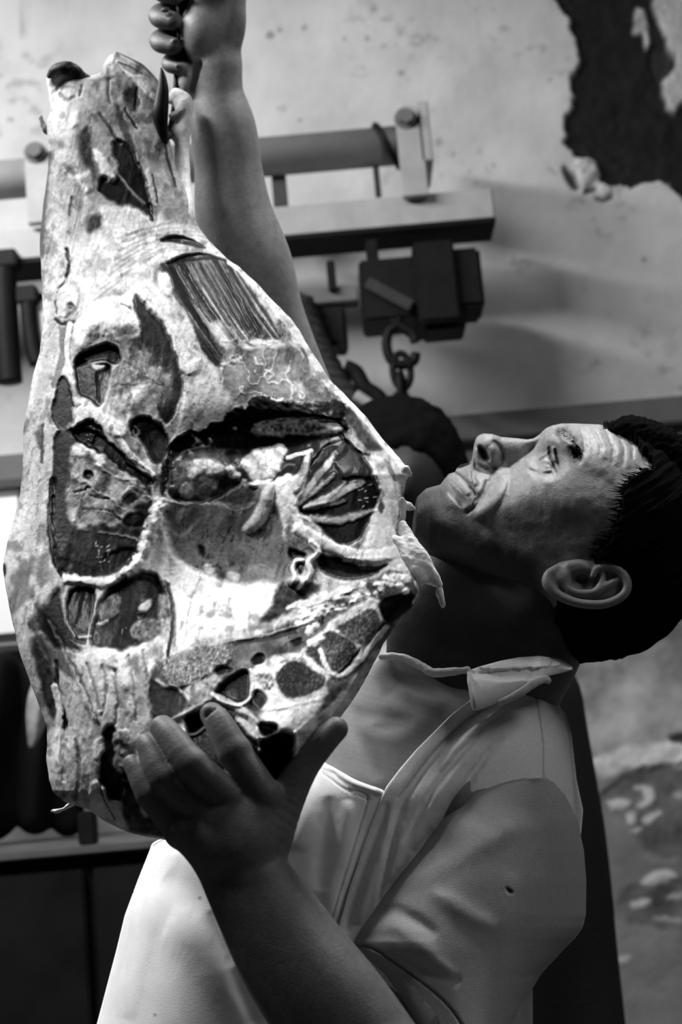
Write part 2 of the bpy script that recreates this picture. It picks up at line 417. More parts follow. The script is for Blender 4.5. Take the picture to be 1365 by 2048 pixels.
# ================================================================== the setting
YW = 2.50                                        # back wall
def wall_canvas():
    c = Canvas(-60, -260, 1650, 2110, 3, 0.52)
    X, Y = c.X, c.Y
    n = fbm(X/220, Y/220, 1, 5); c.a *= .86 + .30*n
    n2 = fbm(X/26, Y/18, 6, 4); c.a *= 1 - .30*sstep(.60, .75, n2)*sstep(.45, .7, fbm(X/160, Y/160, 9, 2))
    c.h += 5*(fbm(X/60, Y/60, 3, 4) - .5)
    for x, y, r in [(750,18,7),(690,78,4),(735,78,5),(800,70,4),(805,145,6),(815,160,4),(540,70,9),(560,60,5),(610,55,6),(1290,520,6),(990,330,4),(880,280,4),(45,60,5),(20,240,7),(70,30,9),(600,240,4),(1100,160,4),(940,345,3)]:
        c.blob(.25, -1, x, y, r, r*.8, soft=3, warp=4, sc=9)
    # whitewash darkens below the dado line, stained
    yl = 918 - .0875*X
    lo = sstep(-6, 6, Y - yl)
    c.a = c.a*(1-lo) + lo*(.13 + .14*fbm(X/60, Y/45, 4, 5) )
    for p in [[(1150,1330),(1250,1310),(1365,1290),(1420,1420),(1365,1490),(1250,1500),(1150,1480)]]:
        c.poly(.34, 2, 20, p, warp=25, sc=60, mot=.35, msc=60)
    c.poly(.62, 3, 10, [(1140,1515),(1200,1518),(1290,1490),(1520,1475),(1500,1520),(1330,1530),(1260,1535),(1215,1550),(1150,1530)], warp=10, sc=40, mot=.3, msc=30)
    c.poly(.13, -5, 10, [(1210,1590),(1260,1545),(1330,1530),(1480,1540),(1470,1730),(1340,1720),(1290,1700),(1260,1640),(1215,1620)], warp=16, sc=40, mot=.5, msc=40)
    c.poly(.14, -3, 10, [(1250,1780),(1480,1760),(1460,1880),(1300,1860),(1250,1840)], warp=16, sc=40, mot=.5, msc=40)
    for p, a in [([(1215,1603),(1245,1598),(1265,1605),(1250,1620),(1225,1617)], .6), ([(1270,1575),(1305,1575),(1310,1600),(1290,1618),(1275,1612),(1292,1598),(1285,1585)], .62),
                 ([(1255,1630),(1272,1626),(1270,1648),(1258,1645)], .6), ([(1288,1640),(1320,1622),(1322,1632),(1300,1650)], .55), ([(1262,1662),(1285,1657),(1275,1668)], .5),
                 ([(1172,1660),(1186,1662),(1184,1676),(1174,1672)], .6), ([(1285,1765),(1310,1745),(1345,1742),(1355,1758),(1325,1768),(1300,1778)], .6), ([(1190,1765),(1208,1762),(1212,1785),(1195,1788)], .5),
                 ([(1265,1805),(1300,1800),(1295,1815),(1270,1818)], .5), ([(1335,1795),(1370,1785),(1365,1802)], .4), ([(1310,1835),(1365,1840),(1360,1848)], .4), ([(1230,1918),(1260,1912),(1255,1928),(1235,1930)], .4),
                 ([(1345,1530),(1370,1515),(1370,1535)], .6), ([(1350,1590),(1370,1588),(1365,1602)], .45)]:
        c.poly(a, 3, 6, p, warp=4, sc=12)
    c.poly(.03, -4, 4, [(1345,1470),(1420,1465),(1420,1490),(1350,1487)], warp=3)
    # plaster broken away, top right: dark masonry showing
    c.poly(.012, -16, 4, [(1085,-180),(1100,-120),(1092,-60),(1118,0),(1128,25),(1140,28),(1146,60),(1158,95),(1162,130),(1142,155),(1143,175),(1150,190),(1148,215),(1132,232),(1130,255),(1140,270),(1128,282),(1140,290),(1148,310),(1172,312),(1195,325),(1200,345),(1198,362),(1225,368),(1270,372),(1310,362),(1330,358),(1345,375),(1365,395),(1400,440),(1450,455),(1500,420),(1490,330),(1530,260),(1505,150),(1520,40),(1480,-60),(1490,-150),(1380,-200),(1200,-190)], warp=7, sc=14, mot=.35, msc=30, smooth=False)
    c.poly(.45, 12, 5, [(1330,-60),(1310,0),(1322,40),(1335,75),(1345,110),(1350,100),(1352,130),(1330,160),(1328,180),(1340,215),(1352,222),(1362,205),(1400,170),(1420,60),(1395,-50)], warp=5, sc=16, mot=.2)
    c.poly(.40, 8, 4, [(1272,20),(1280,10),(1292,18),(1300,50),(1302,75),(1295,95),(1288,60),(1280,60),(1270,58)], warp=4, mot=.4, msc=12)
    c.poly(.03, -10, 3, [(1302,95),(1320,88),(1345,100),(1338,135),(1322,160),(1305,140)], warp=4)
    c.poly(.45, 8, 4, [(1155,322),(1170,318),(1190,330),(1195,345),(1180,368),(1168,380),(1160,360),(1152,345)], warp=5, sc=10, mot=.5, msc=9)
    c.poly(.03, -10, 4, [(1125,335),(1135,330),(1150,350),(1162,378),(1145,378),(1135,362)], warp=4)
    c.poly(.5, 6, 3, [(1200,372),(1215,368),(1225,382),(1215,392),(1203,388)], warp=3)
    c.line(.04, -8, 8, [(1172,384),(1190,378)], warp=2); c.line(.05, -8, 7, [(1195,396),(1210,400),(1225,393)], warp=2)
    c.line(.25, -3, 4, [(1100,336),(1115,348)], warp=2)
    c.h += np.where(c.a < .06, 10*(fbm(X/22, Y/22, 5, 4) - .5), 0)
    return c
def build_wall():
    c = wall_canvas()
    xs = np.concatenate([np.linspace(-4, -.75, 24), np.linspace(-.74, .98, 450), np.linspace(1.0, 4, 24)])
    zs = np.concatenate([np.linspace(0, 1.05, 14), np.linspace(1.06, 2.90, 480), np.linspace(2.92, 3.6, 8)])
    XX, ZZ = np.meshgrid(xs, zs)
    P = np.stack([XX, np.full_like(XX, YW), ZZ], -1)
    px, py = project(P)
    a = c.samp(c.a, px, py); h = c.samp(c.h, px, py) * .0008
    out = np.clip(np.maximum(np.maximum(-20 - px, px - 1600), np.maximum(-220 - py, py - 2070)) / 40, 0, 1)
    a = a*(1-out) + out*np.where(ZZ > 1.86, .5, .26); h = h*(1-out)
    P[..., 1] -= h
    n0, n1 = XX.shape; g = np.arange(n0*n1).reshape(n0, n1)
    Q = np.stack([g[:-1, :-1], g[:-1, 1:], g[1:, 1:], g[1:, :-1]], -1).reshape(-1, 4)
    o = mk('wall_back', P.reshape(-1, 3), Q, M['plaster'], None, a.ravel())
    tag(o, kind='structure')
M = {}
M['plaster'] = material('plaster', None, .85, .2, .35, 120, .12, 9)
M['floor'] = material('concrete', .12, .8, .3, .3, 60, .25, 5)
M['paint'] = material('grey_paint', .36, .5, .4, .1, 90, .12, 22)
M['paint_dark'] = material('strip_paint', .13, .7, .3, .1, 90, .15, 14)
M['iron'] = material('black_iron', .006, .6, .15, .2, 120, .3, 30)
M['iron_worn'] = material('worn_iron', .025, .45, .5, .2, 120, .3, 30)
M['white'] = material('white_enamel', .92, .35, .5)
M['steel'] = material('dull_steel', .10, .4, .5, .1, 60, .3, 12)
M['black'] = material('black_lacquer', .004, .5, .15)
M['rope'] = material('fibre_rope', .03, .9, .2, .6, 300, .5, 60)
M['hose'] = material('pale_plastic', .35, .5, .4)
build_wall()
bm = bmesh.new(); bm_box(bm, (0, 0.0, -.02), (8, 5.1, .04)); tag(from_bm('floor', bm, M['floor']), kind='structure')
# dado strip along the wall
pa = onplane(20, 915, YW)[2]; pb = onplane(20, 968, YW)[2]
bm = bmesh.new(); bm_box(bm, (0, YW - .012, (pa+pb)/2), (8, .03, pa-pb), bevel=.003)
tag(from_bm('trim_1', bm, M['paint_dark']), kind='structure')

def pxbox(bm, x0, y0, x1, y1, yf, dep, bevel=.002):
    """world-aligned box whose front face covers the pixel box on the plane y=yf"""
    c = onplane((x0+x1)/2, (y0+y1)/2, yf); s = np.linalg.norm(onplane((x0+x1)/2 + 1, (y0+y1)/2, yf) - c)
    bm_box(bm, (c[0], yf + dep/2, c[2]), ((x1-x0)*s, dep, (y1-y0)*s / math.cos(math.radians(18))), bevel=bevel)
    return c, s
def piece(name, x0, y0, x1, y1, yf, dep, mat, parent, bevel=.002):
    b = bmesh.new(); pxbox(b, x0, y0, x1, y1, yf, dep, bevel); return from_bm(name, b, mat, parent)

# ------------------------------------------------------------------ overhead meat rail
YR = 2.27
c0 = onplane(812, 230, YR)
rail = empty('meat_rail', tuple(c0))
tag(rail, 'pale painted overhead meat rail with round tube, brackets and flat bar on the wall', 'rail')
tp = onplane(700, 262, YR+.03); bt = onplane(700, 337, YR+.03); zc = (tp[2]+bt[2])/2; rt = (tp[2]-bt[2])/2*.98
xe = onplane(836, 290, YR+.03)[0]
b = bmesh.new(); bm_cyl(b, (-2.6, YR+.03, zc), (xe, YR+.03, zc), rt, n=40); tb = from_bm('tube', b, M['paint'], rail, True)
for p in tb.data.polygons: p.use_smooth = len(p.vertices) == 4
p1 = onplane(985, 372, YR); p2 = onplane(700, 400, YR); p3 = onplane(700, 462, YR)
b = bmesh.new(); bm_box(b, ((p1[0]-2.6)/2, YR+.045, (p2[2]+p3[2])/2), (p1[0]+2.6, .09, p2[2]-p3[2]), bevel=.003); from_bm('flat_bar', b, M['paint'], rail)
b = bmesh.new(); bm_box(b, ((p1[0]-2.6)/2, YR+.045, p3[2]-.002), (p1[0]+2.6, .092, .008), bevel=.001); from_bm('underside_shade', b, M['iron'], rail)  # thin black strip standing in for the shade under the bar
def bracket(x0, x1, ytop, ybot, bx, by):
    b = bmesh.new(); c = onplane((x0+x1)/2, ytop, YR-.02); e = onplane((x0+x1)/2, ybot, YR-.02); wd = (x1-x0)*.00078
    bm_box(b, (c[0], YR-.012, (c[2]-wd/2+e[2])/2), (wd, .016, c[2]-wd/2-e[2]), bevel=.001)
    bm_cyl(b, (c[0], YR-.02, c[2]-wd/2), (c[0], YR-.004, c[2]-wd/2), wd/2, n=24)
    br = from_bm('bracket', b, M['paint'], rail)
    q = onplane(bx, by, YR-.03); b = bmesh.new(); bm_cyl(b, (q[0], YR-.034, q[2]), (q[0], YR-.018, q[2]), .0135, n=6); bm_cyl(b, (q[0], YR-.022, q[2]), (q[0], YR-.017, q[2]), .019, n=20)
    bo = from_bm('bolt', b, M['paint_dark'], rail); 
    bo.parent = br; bo.location = (0, 0, 0)
bracket(787, 842, 210, 392, 812, 232)
bracket(45, 100, 280, 445, 68, 300)
piece('end_plate', 838, 200, 862, 322, YR-.02, .12, M['paint'], rail)
piece('rod', 749, 332, 761, 392, YR+.03, .009, M['iron_worn'], rail, .001)
piece('post', 545, 345, 574, 412, YR+.04, .03, M['iron_worn'], rail, .001)
# black strap around the tube
q0 = onplane(775, 290, YR+.03); aa = np.linspace(-.6, math.pi + .5, 22)
pth = [(q0[0] - .012*math.cos(a*.8)*1.6, YR+.03 - (rt+.003)*math.sin(a), zc + (rt+.004)*math.cos(a)) for a in aa]
V, Q, T = tube(pth, .0052, 8); mk('strap', V, Q, M['black'], rail, T=T)

# ------------------------------------------------------------------ trolley hoist under the rail
tr = empty('hoist_trolley', tuple(onplane(840, 560, YR)))
tag(tr, 'black iron hoist trolley block hanging under the right end of the rail', 'hoist')
piece('hanger', 733, 478, 757, 525, YR, .03, M['iron'], tr)
piece('block', 722, 515, 842, 636, YR-.02, .10, M['iron'], tr, .004)
piece('side_plate', 832, 480, 915, 640, YR-.035, .11, M['iron'], tr, .004)
piece('motor_housing', 900, 494, 966, 612, YR-.02, .10, M['iron'], tr, .006)
piece('cover', 850, 618, 932, 656, YR-.01, .08, M['iron'], tr, .003)
b = bmesh.new(); q = onplane(778, 600, YR); bm_box(b, (q[0], YR-.028, q[2]), (.085, .01, .02), Matrix.Rotation(.6, 3, 'Y'), .002); from_bm('lever', b, M['iron_worn'], tr)
def px_path(pts, yw): return np.array([onplane(x, y, yw) for x, y in pts])
hk = empty('hoist_hook', tuple(onplane(800, 690, YR)))
tag(hk, 'black open hook hanging under the hoist trolley block', 'hook')
V, Q, T = tube(crom(px_path([(800,625),(795,650),(778,665),(774,695),(785,722),(806,730),(828,722),(832,706)], YR-.01), 6), .0085, 10); mk('hook', V, Q, M['iron'], hk, T=T)
V, Q, T = tube(crom(px_path([(785,640),(805,655),(825,668),(832,684)], YR-.01), 6), .009, 10); mk('latch', V, Q, M['iron'], hk, T=T)
ch = empty('chain', tuple(onplane(804, 770, YR)))
tag(ch, 'dark iron chain hanging from the open hook down behind the head', 'chain')
for i, (cx, cy, flip) in enumerate([(804,742,0),(805,782,1),(805,822,0),(806,862,1)]):
    cc = onplane(cx, cy, YR-.012); a = np.linspace(0, 2*math.pi, 21)[:-1]
    if flip: pts = [(cc[0] + .004*math.cos(t), cc[1] + .014*math.cos(t), cc[2] + .030*math.sin(t)) for t in a]
    else: pts = [(cc[0] + .0145*math.cos(t), cc[1], cc[2] + .030*math.sin(t)) for t in a]
    pts.append(pts[0]); V, Q, T = tube(pts, .0062, 8); mk('link', V, Q, M['iron'], ch, T=T)

# ------------------------------------------------------------------ tackle beside the raised arm
tk = empty('pulley_tackle', tuple(onplane(660, 660, YR)))
tag(tk, 'dark pulley block with frayed rope hanging behind the raised arm', 'pulley')
piece('crossbar', 585, 574, 716, 606, YR-.02, .04, M['paint_dark'], tk)
piece('pulley_block', 618, 612, 694, 690, YR-.02, .07, M['iron'], tk, .006)
piece('strap_plate', 655, 520, 672, 580, YR-.03, .012, M['iron'], tk)
piece('tail_plate', 676, 680, 694, 705, YR-.02, .02, M['iron'], tk)
for k in range(3):
    t = np.linspace(0, 1, 60); bx = np.interp(t, [0, .35, .7, 1], [598, 632, 668, 735]); by = np.interp(t, [0, .35, .7, 1], [600, 690, 760, 850])
    ph = t*26 + k*2.1
    P = np.array([onplane(x, y, YR-.04) for x, y in zip(bx, by)]); P[:, 0] += .013*np.cos(ph); P[:, 1] += .013*np.sin(ph)
    V, Q, T = tube(P, .0125, 8); mk('rope_strand', V, Q, M['rope'], tk, T=T)
V, Q, T = tube(crom(px_path([(690,735),(712,745),(730,775),(758,795),(768,825),(745,850)], YR-.05), 6), .013, 10); mk('hook_arm', V, Q, M['iron'], tk, T=T)
V, Q, T = tube(crom(px_path([(712,790),(735,805),(755,820)], YR-.07), 6), .009, 10); mk('ring', V, Q, M['hose'], tk, T=T)

# ------------------------------------------------------------------ things hanging at the left edge
def hanging(pts, r, label, name, mat, yw):
    o = empty(name, tuple(onplane(pts[0][0], pts[0][1], yw))); tag(o, label, 'hook')
    V, Q, T = tube(crom(px_path(pts, yw), 6), r, 14); mk('shank', V, Q, mat, o, T=T)
    a = onplane(pts[0][0], pts[0][1]-6, yw); b = bmesh.new(); bm_box(b, (a[0], yw, a[2]), (r*2.4, r*2.2, .03), bevel=.003); from_bm('hanger', b, mat, o)
hanging([(8,530),(10,600),(14,680),(18,740),(20,765)], .021, 'long black iron gambrel hanging from the rail at the left edge', 'gambrel', M['iron'], YR)
hanging([(56,598),(60,650),(68,700),(76,728)], .014, 'shorter black iron hook hanging beside the long gambrel', 'meat_hook', M['iron'], YR)
st = empty('white_tag', tuple(onplane(80, 640, YR))); tag(st, 'narrow bright white plastic strip hanging beside the black hooks', 'tag')
piece('strip', 68, 594, 92, 700, YR+.01, .012, M['white'], st)
piece('clip', 72, 585, 86, 600, YR+.005, .02, M['iron'], st)

# ------------------------------------------------------------------ white enamel panel and dark furniture, left
wc = empty('wall_cabinet', tuple(onplane(-60, 1130, YW-.15))); tag(wc, 'bright white enamel wall cabinet with rounded corners behind the meat', 'cabinet')
b = bmesh.new(); pxbox(b, -330, 992, 62, 1292, YW-.16, .15, .018); from_bm('body', b, M['white'], wc)
piece('top_edge', -335, 972, 64, 990, YW-.165, .16, M['iron_worn'], wc)
dk = empty('hanging_coat', tuple(onplane(20, 1500, YW-.2))); tag(dk, 'black coat hanging in shadow at the left edge under the white cabinet', 'coat')
M['coat'] = material('black_cloth', .005, .9, .1, .5, 80)
f = Field((-260, 1270, -90), (230, 1720, 90), 6)
f.chain([(0,1350,0,46),(-20,1420,0,70),(-30,1520,0,78),(-30,1610,0,76)], 20); f.chain([(60,1345,0,26),(75,1420,0,34),(70,1520,10,40),(70,1630,10,40)], 10); f.chain([(110,1480,0,30),(130,1560,0,36),(135,1640,0,34)], 12)  # coat widened rightwards to stand in for shade on the wall
P, Q = f.mesh(); cc = Canvas(-220, 1270, 130, 2100, 6, .014); P[:, 2] += 10*np.sin(P[:, 0]/16 + P[:, 1]/160)*(P[:, 2] > 0)
dz = ZD(YW - .28); mk('coat', W(P[:, 0], P[:, 1], P[:, 2] + dz), Q, M['coat'], dk)
hp = empty('hanging_cloth', tuple(onplane(75, 1420, YW-.2))); tag(hp, 'pale grey cloth hanging beside the black coat, edge of the meat in front', 'cloth')
f = Field((20, 1330, -60), (150, 1540, 60), 5); f.chain([(80,1360,0,12),(78,1395,0,22),(74,1435,0,22),(64,1488,0,9)], 12); f.ell((95,1400,0), (22,40,14), 10)
P, Q = f.mesh(); P[:, 2] += 6*np.sin(P[:, 0]/5 + P[:, 1]/60)*(P[:, 2] > 0); M['cloth_grey'] = material('grey_cloth', .34, .85, .1, .4, 120, .5, 25)
mk('cloth', W(P[:, 0], P[:, 1], P[:, 2] + ZD(YW-.40)), Q, M['cloth_grey'], hp)
b = bmesh.new(); q = onplane(82, 1356, YW-.40); bm_cyl(b, (q[0], YW-.42, q[2]), (q[0], YW, q[2]+.02), .006, n=10); from_bm('peg', b, M['iron'], hp)
cb = empty('dark_cabinet', tuple(onplane(150, 2048, 2.1))); tag(cb, 'dark steel cabinet with a rim and door seam standing at the lower left', 'cabinet')
yt = onplane(170, 1692, 1.95)[2]
def wb(name, x0, x1, z0, z1, y0, y1, mat, par, bev=.003):
    b = bmesh.new(); bm_box(b, ((x0+x1)/2, (y0+y1)/2, (z0+z1)/2), (x1-x0, y1-y0, z1-z0), bevel=bev); return from_bm(name, b, mat, par)
cb.location = (-.55, 2.15, 0)
xs_ = onplane(181, 1850, 1.95)[0]
M['dark_panel'] = material('dark_panel', .008, .6, .15, .15, 20, .5, 10)
wb('body', -1.4, -.24, 0, yt-.012, 1.965, 2.42, M['dark_panel'], cb)
wb('door', -1.4, xs_-.006, .02, yt-.03, 1.95, 1.966, M['dark_panel'], cb)
wb('door', xs_+.006, -.24, .02, yt-.03, 1.95, 1.966, M['dark_panel'], cb)
wb('rim', -1.41, -.23, yt-.012, yt, 1.945, 2.42, M['steel'], cb)
q = onplane(176, 1665, 1.98); wb('post', q[0]-.012, q[0]+.012, yt-.001, yt+.045, 1.97, 1.995, M['iron'], cb)

# ================================================================== the beef quarter
ML = [(104,229),(112,218),(124,209),(140,203),(150,196),(160,108),(175,102),(200,100),(228,98),(240,94),(265,96),(300,97),(340,95),(380,91),(420,86),(470,81),(520,80),(582,84),(650,87),(705,80),(746,68),(800,57),(860,48),(900,47),(950,44),(987,41),(1060,22),(1115,8),(1140,6),(1188,15),(1254,26),(1309,40),(1364,59),(1390,70),(1455,95),(1522,92),(1560,99),(1583,105),(1604,128),(1619,177),(1640,205),(1665,256),(1678,312),(1686,380)]
MR = [(104,236),(112,254),(124,280),(140,298),(160,316),(200,330),(280,338),(340,352),(370,370),(400,382),(430,386),(450,394),(480,418),(520,457),(532,476),(565,513),(600,545),(635,580),(665,602),(715,631),(765,664),(785,688),(835,733),(870,760),(905,789),(935,815),(948,822),(960,812),(1000,806),(1050,803),(1090,812),(1130,828),(1165,840),(1190,839),(1215,824),(1255,791),(1290,766),(1310,757),(1360,730),(1410,700),(1460,660),(1500,624),(1535,598),(1560,584),(1600,545),(1640,500),(1686,420)]
def meat_canvas():
    c = Canvas(-10, 90, 910, 1710, 2, .76); X, Y = c.X, c.Y; P, Ln, B = c.poly, c.line, c.blob
    # streaky fat and sinew everywhere
    st = fbm((X + .25*(Y-600))/13, Y/85, 2, 4); c.a *= .72 + .55*st; c.h += 7*(st - .5)
    c.a -= .30*sstep(.57, .72, fbm(X/38, Y/60, 7, 4))
    # --- shank
    P(.42, 0, 16, [(190,150),(225,115),(300,150),(325,220),(335,330),(300,330),(250,250),(215,280),(195,240)], warp=16, sc=30, mix=.6, mot=.5, msc=14)
    P(.45, 0, 14, [(105,300),(150,270),(200,330),(190,420),(160,480),(110,470)], warp=16, sc=30, mix=.45, mot=.6, msc=16)
    P(.38, 0, 12, [(300,240),(335,290),(362,400),(385,450),(340,450),(318,400),(322,330)], warp=10, sc=24, mix=.55, mot=.5, msc=12)
    P(.25, 0, 8, [(150,240),(185,200),(215,190),(250,230),(290,300),(300,400),(260,420),(200,400),(160,330)], warp=14, sc=40, mix=.35, mot=.6, msc=22)
    P(.07, -14, 4, [(227,282),(247,285),(283,332),(294,373),(303,414),(300,434),(277,423),(224,405),(201,385),(198,361),(212,355),(230,361),(236,335),(224,308)], mot=.5)
    Ln(.5, 5, 5, [(228,341),(260,378),(288,408)], warp=2)
    P(.14, -6, 7, [(160,262),(180,258),(186,300),(190,330),(172,332),(160,300)], mot=.6)
    P(.18, -5, 7, [(178,435),(200,428),(210,445),(185,465),(172,460)], mot=.5)
    P(.2, -6, 4, [(250,180),(276,178),(278,215),(262,222),(250,205)], mot=.5)
    Ln(.05, -6, 6, [(274,177),(273,200),(270,218)]); Ln(.1, -5, 6, [(250,218),(262,240),(273,256)]); Ln(.3, -5, 7, [(218,133),(216,170),(221,205)])
    Ln(.22, -5, 8, [(200,228),(224,262),(238,288)]); Ln(.25, 3, 3, [(236,124),(262,134),(283,146)], warp=1)
    P(.95, 4, 2, [(237,128),(262,148),(290,152),(312,168),(312,200),(295,190),(270,165)], warp=2)
    Ln(.25, -3, 3, [(240,107),(280,128),(312,156)], warp=1)
    P(.95, 6, 4, [(145,230),(158,225),(155,250),(142,255)]); P(.92, 8, 4, [(190,300),(205,308),(220,340),(228,362),(215,362),(195,330)])
    P(.9, 6, 5, [(157,355),(180,345),(190,370),(170,385)]); P(.85, 8, 9, [(205,420),(250,412),(280,425),(292,445),(260,470),(215,462)])
    P(.1, -6, 4, [(232,215),(245,225),(262,270),(278,330),(268,330),(248,280)], mot=.4, mix=.7)
    Ln(.08, -8, 9, [(300,412),(304,438)]); Ln(.75, 5, 8, [(296,340),(302,375),(310,410)]); Ln(.12, -5, 4, [(305,350),(316,406)]); Ln(.15, -5, 5, [(330,290),(338,330),(352,372)])
    Ln(.15, 0, 13, [(97,310),(90,380),(84,440),(82,510)], soft=8, mix=.75); Ln(.2, -4, 6, [(145,395),(140,430)], mix=.8); Ln(.25, -4, 5, [(128,330),(150,350)], mix=.6)
    Ln(.3, -4, 6, [(120,190),(135,200),(150,195)], mix=.7); Ln(.25, -5, 5, [(165,170),(160,190)]); P(.9, 6, 4, [(105,162),(118,150),(132,146),(146,152),(148,168),(130,172),(110,168)])
    # --- sinew wrapping over the joint, slits
    P(.8, 6, 12, [(170,500),(240,470),(300,450),(345,445),(390,455),(430,490),(460,520),(400,522),(340,525),(300,540),(250,575),(190,600),(160,580)], warp=8, sc=40, mot=.25, msc=14, mix=.85)
    for k in range(9): Ln(.45, -3, 2.5, [(190+8*k, 600-16*k), (260+8*k, 545-12*k), (330+9*k, 505-7*k), (395+5*k, 500-4*k)], warp=5, sc=30, seed=k, mix=.5)
    P(.03, -14, 2, [(320,483),(338,472),(369,474),(405,490),(412,498),(380,492),(350,486)], warp=1); P(.03, -16, 2, [(333,530),(358,513),(400,507),(441,515),(458,522),(410,521),(370,525)], warp=1)
    # --- left seam
    Ln(.12, -10, 6, [(134,500),(137,551),(117,584),(113,628)], warp=5); P(.75, 9, 3, [(113,578),(130,557),(150,570),(160,600),(140,628),(115,632)], mot=.2); B(.1, -6, 143, 611, 8, 9); Ln(.1, -6, 7, [(110,640),(128,648),(147,645)])
    Ln(.3, -4, 14, [(124,655),(126,700),(120,735),(108,770)], mix=.8); Ln(.92, 10, 11, [(139,650),(134,705),(143,756),(154,806)], warp=3)
    P(.03, -14, 3, [(115,762),(128,752),(140,770),(146,800),(143,840),(138,853),(118,857),(106,835),(103,812)], mot=.4)
    P(.2, -4, 6, [(70,865),(82,850),(84,890),(76,895)], mix=.8); Ln(.15, -5, 6, [(85,850),(85,890),(84,925)], mix=.8)
    # --- fat lobe and hollow
    P(.92, 24, 4, [(150,690),(148,660),(170,625),(200,600),(235,590),(268,590),(275,610),(268,622),(278,635),(281,660),(262,668),(245,672),(240,688),(220,680),(200,672),(180,690),(160,702)], dome=18, warp=5)
    Ln(.25, -4, 3, [(243,608),(252,612),(262,619)]); B(None, 8, 215, 640, 26, 22); B(None, 8, 180, 655, 18, 20); B(None, 6, 255, 648, 18, 14)
    P(.13, -10, 3, [(268,595),(275,590),(300,620),(325,645),(345,690),(362,740),(365,780),(350,830),(335,850),(320,840),(310,800),(290,740),(280,690),(281,650),(270,620)], mot=.35, msc=8)
    P(.42, -4, 8, [(240,690),(275,675),(300,710),(330,730),(345,770),(330,800),(300,830),(250,830),(220,810),(225,760),(238,720)], warp=10, mot=.5, msc=16)
    for k, p in enumerate([[(240,720),(270,735),(300,760),(325,770)],[(262,700),(262,740),(275,780)],[(225,775),(262,770),(300,765)],[(300,700),(310,740),(330,780)]]): Ln(.2, -3, 2.5, p, warp=6, seed=k, mix=.6)
    P(.9, 4, 12, [(235,798),(265,780),(290,768),(285,795),(260,815),(235,820)], warp=8, mix=.85)  # soft pale highlight painted on the membrane
    P(.03, -26, 3, [(150,720),(165,705),(190,693),(215,687),(235,697),(242,717),(232,728),(205,723),(178,725),(155,730)], warp=3)
    P(.07, -20, 3, [(150,728),(180,725),(215,728),(222,735),(215,770),(205,805),(195,817),(180,802),(160,790),(152,765)], warp=3); P(.3, -10, 5, [(195,748),(215,738),(222,742),(212,798),(200,800)], warp=2, mix=.8)
    P(.9, 2, 3, [(183,728),(195,725),(210,730),(207,740),(190,739)], warp=2)  # painted highlight on the dark muscle
    P(.88, 8, 4, [(155,812),(170,800),(190,818),(220,835),(250,850),(250,870),(225,870),(200,855),(180,840),(160,845),(148,852)], mot=.2)
    # --- fat band, fat plane, round muscle with fibres
    P(.85, 10, 3, [(282,572),(295,565),(315,580),(345,615),(365,650),(380,690),(400,710),(400,740),(380,750),(362,740),(348,690),(325,642),(305,620),(285,600)], mot=.15)
    P(.84, 6, 4, [(372,745),(400,715),(430,745),(455,785),(468,805),(450,830),(420,860),(395,880),(375,890),(362,850),(368,800)], mot=.12, msc=20)
    mus = [(318,528),(345,524),(400,522),(452,520),(470,535),(500,575),(530,620),(562,682),(545,688),(510,690),(480,685),(470,710),(450,735),(430,730),(405,700),(385,650),(360,610),(335,565)]
    a0 = c.a.copy(); P(.16, 2, 3, mus, warp=4)
    ms = np.clip(np.abs(c.a - a0) * 4, 0, 1) * ((X > 315) & (X < 570) & (Y > 515) & (Y < 745))
    u = X - (Y-525)*.55 - (Y-525)**2*.0006
    fb = fbm(u/6.5, Y/160, 3, 3); fb2 = fbm(u/17, Y/200, 8, 2)
    c.a += ms*(.55*sstep(.55, .8, fb) - .09*sstep(.5, .3, fb2) + .16*sstep(.55, .75, fb2)); c.h += ms*9*(fb - .5) + ms*9*(fb2-.5)
    for k in range(9): 
        x0 = 345 + 13*k; Ln(.04, -5, 2.6, [(x0, 528), (x0 + 32, 585), (x0 + 75, 645 + 3*k)], warp=3, seed=k, mix=.8)
    P(.9, 3, 9, [(425,648),(445,650),(465,685),(478,722),(460,728),(440,695)], warp=7, mix=.8); P(.8, 0, 6, [(470,700),(490,715),(500,735),(480,730)], mix=.7)  # first patch is a bright highlight painted onto the fibres
    P(.85, 9, 3, [(320,545),(335,548),(345,572),(342,592),(325,585),(318,565)], mot=.3)
    P(.52, 0, 9, [(470,695),(520,686),(570,690),(610,730),(650,770),(690,805),(660,805),(600,806),(540,796),(505,790),(470,805),(440,745)], warp=9, mot=.4, msc=24)
    ve = np.abs(fbm(X/28, Y/28, 4, 3) - .5); wv = ((X > 440) & (X < 690) & (Y > 670) & (Y < 800))
    c.a += wv * .4*sstep(.04, 0, ve); c.h += wv*4*sstep(.05, 0, ve)
    P(.3, -3, 6, [(600,720),(640,762),(680,800),(650,800),(610,770)], mix=.7, mot=.4); P(.35, -2, 6, [(545,690),(575,690),(610,725),(590,735),(560,712)], mix=.7, mot=.3)
    P(.9, 4, 4, [(480,685),(520,680),(560,684),(570,694),(530,696),(490,700)], warp=5)
    Ln(.93, 8, 19, [(462,522),(500,552),(545,605),(600,672),(650,752),(720,822),(790,908),(812,945)], warp=4, sc=22)
    # --- left mid muscles
    P(.10, -12, 3, [(110,870),(150,855),(200,870),(250,910),(300,945),(305,990),(300,1040),(285,1075),(270,1110),(230,1145),(180,1155),(130,1155),(115,1130),(108,1080),(105,1010),(105,940)], mot=.6, msc=12)
    P(.52, 4, 7, [(145,905),(170,890),(200,900),(230,925),(270,945),(300,965),(300,1000),(270,1020),(290,1040),(250,1050),(200,1055),(150,1055),(130,1010),(140,960)], warp=10, mot=.6, msc=15)
    P(.85, 6, 5, [(145,895),(165,890),(190,900),(215,925),(200,935),(180,915),(150,910)], mot=.3)
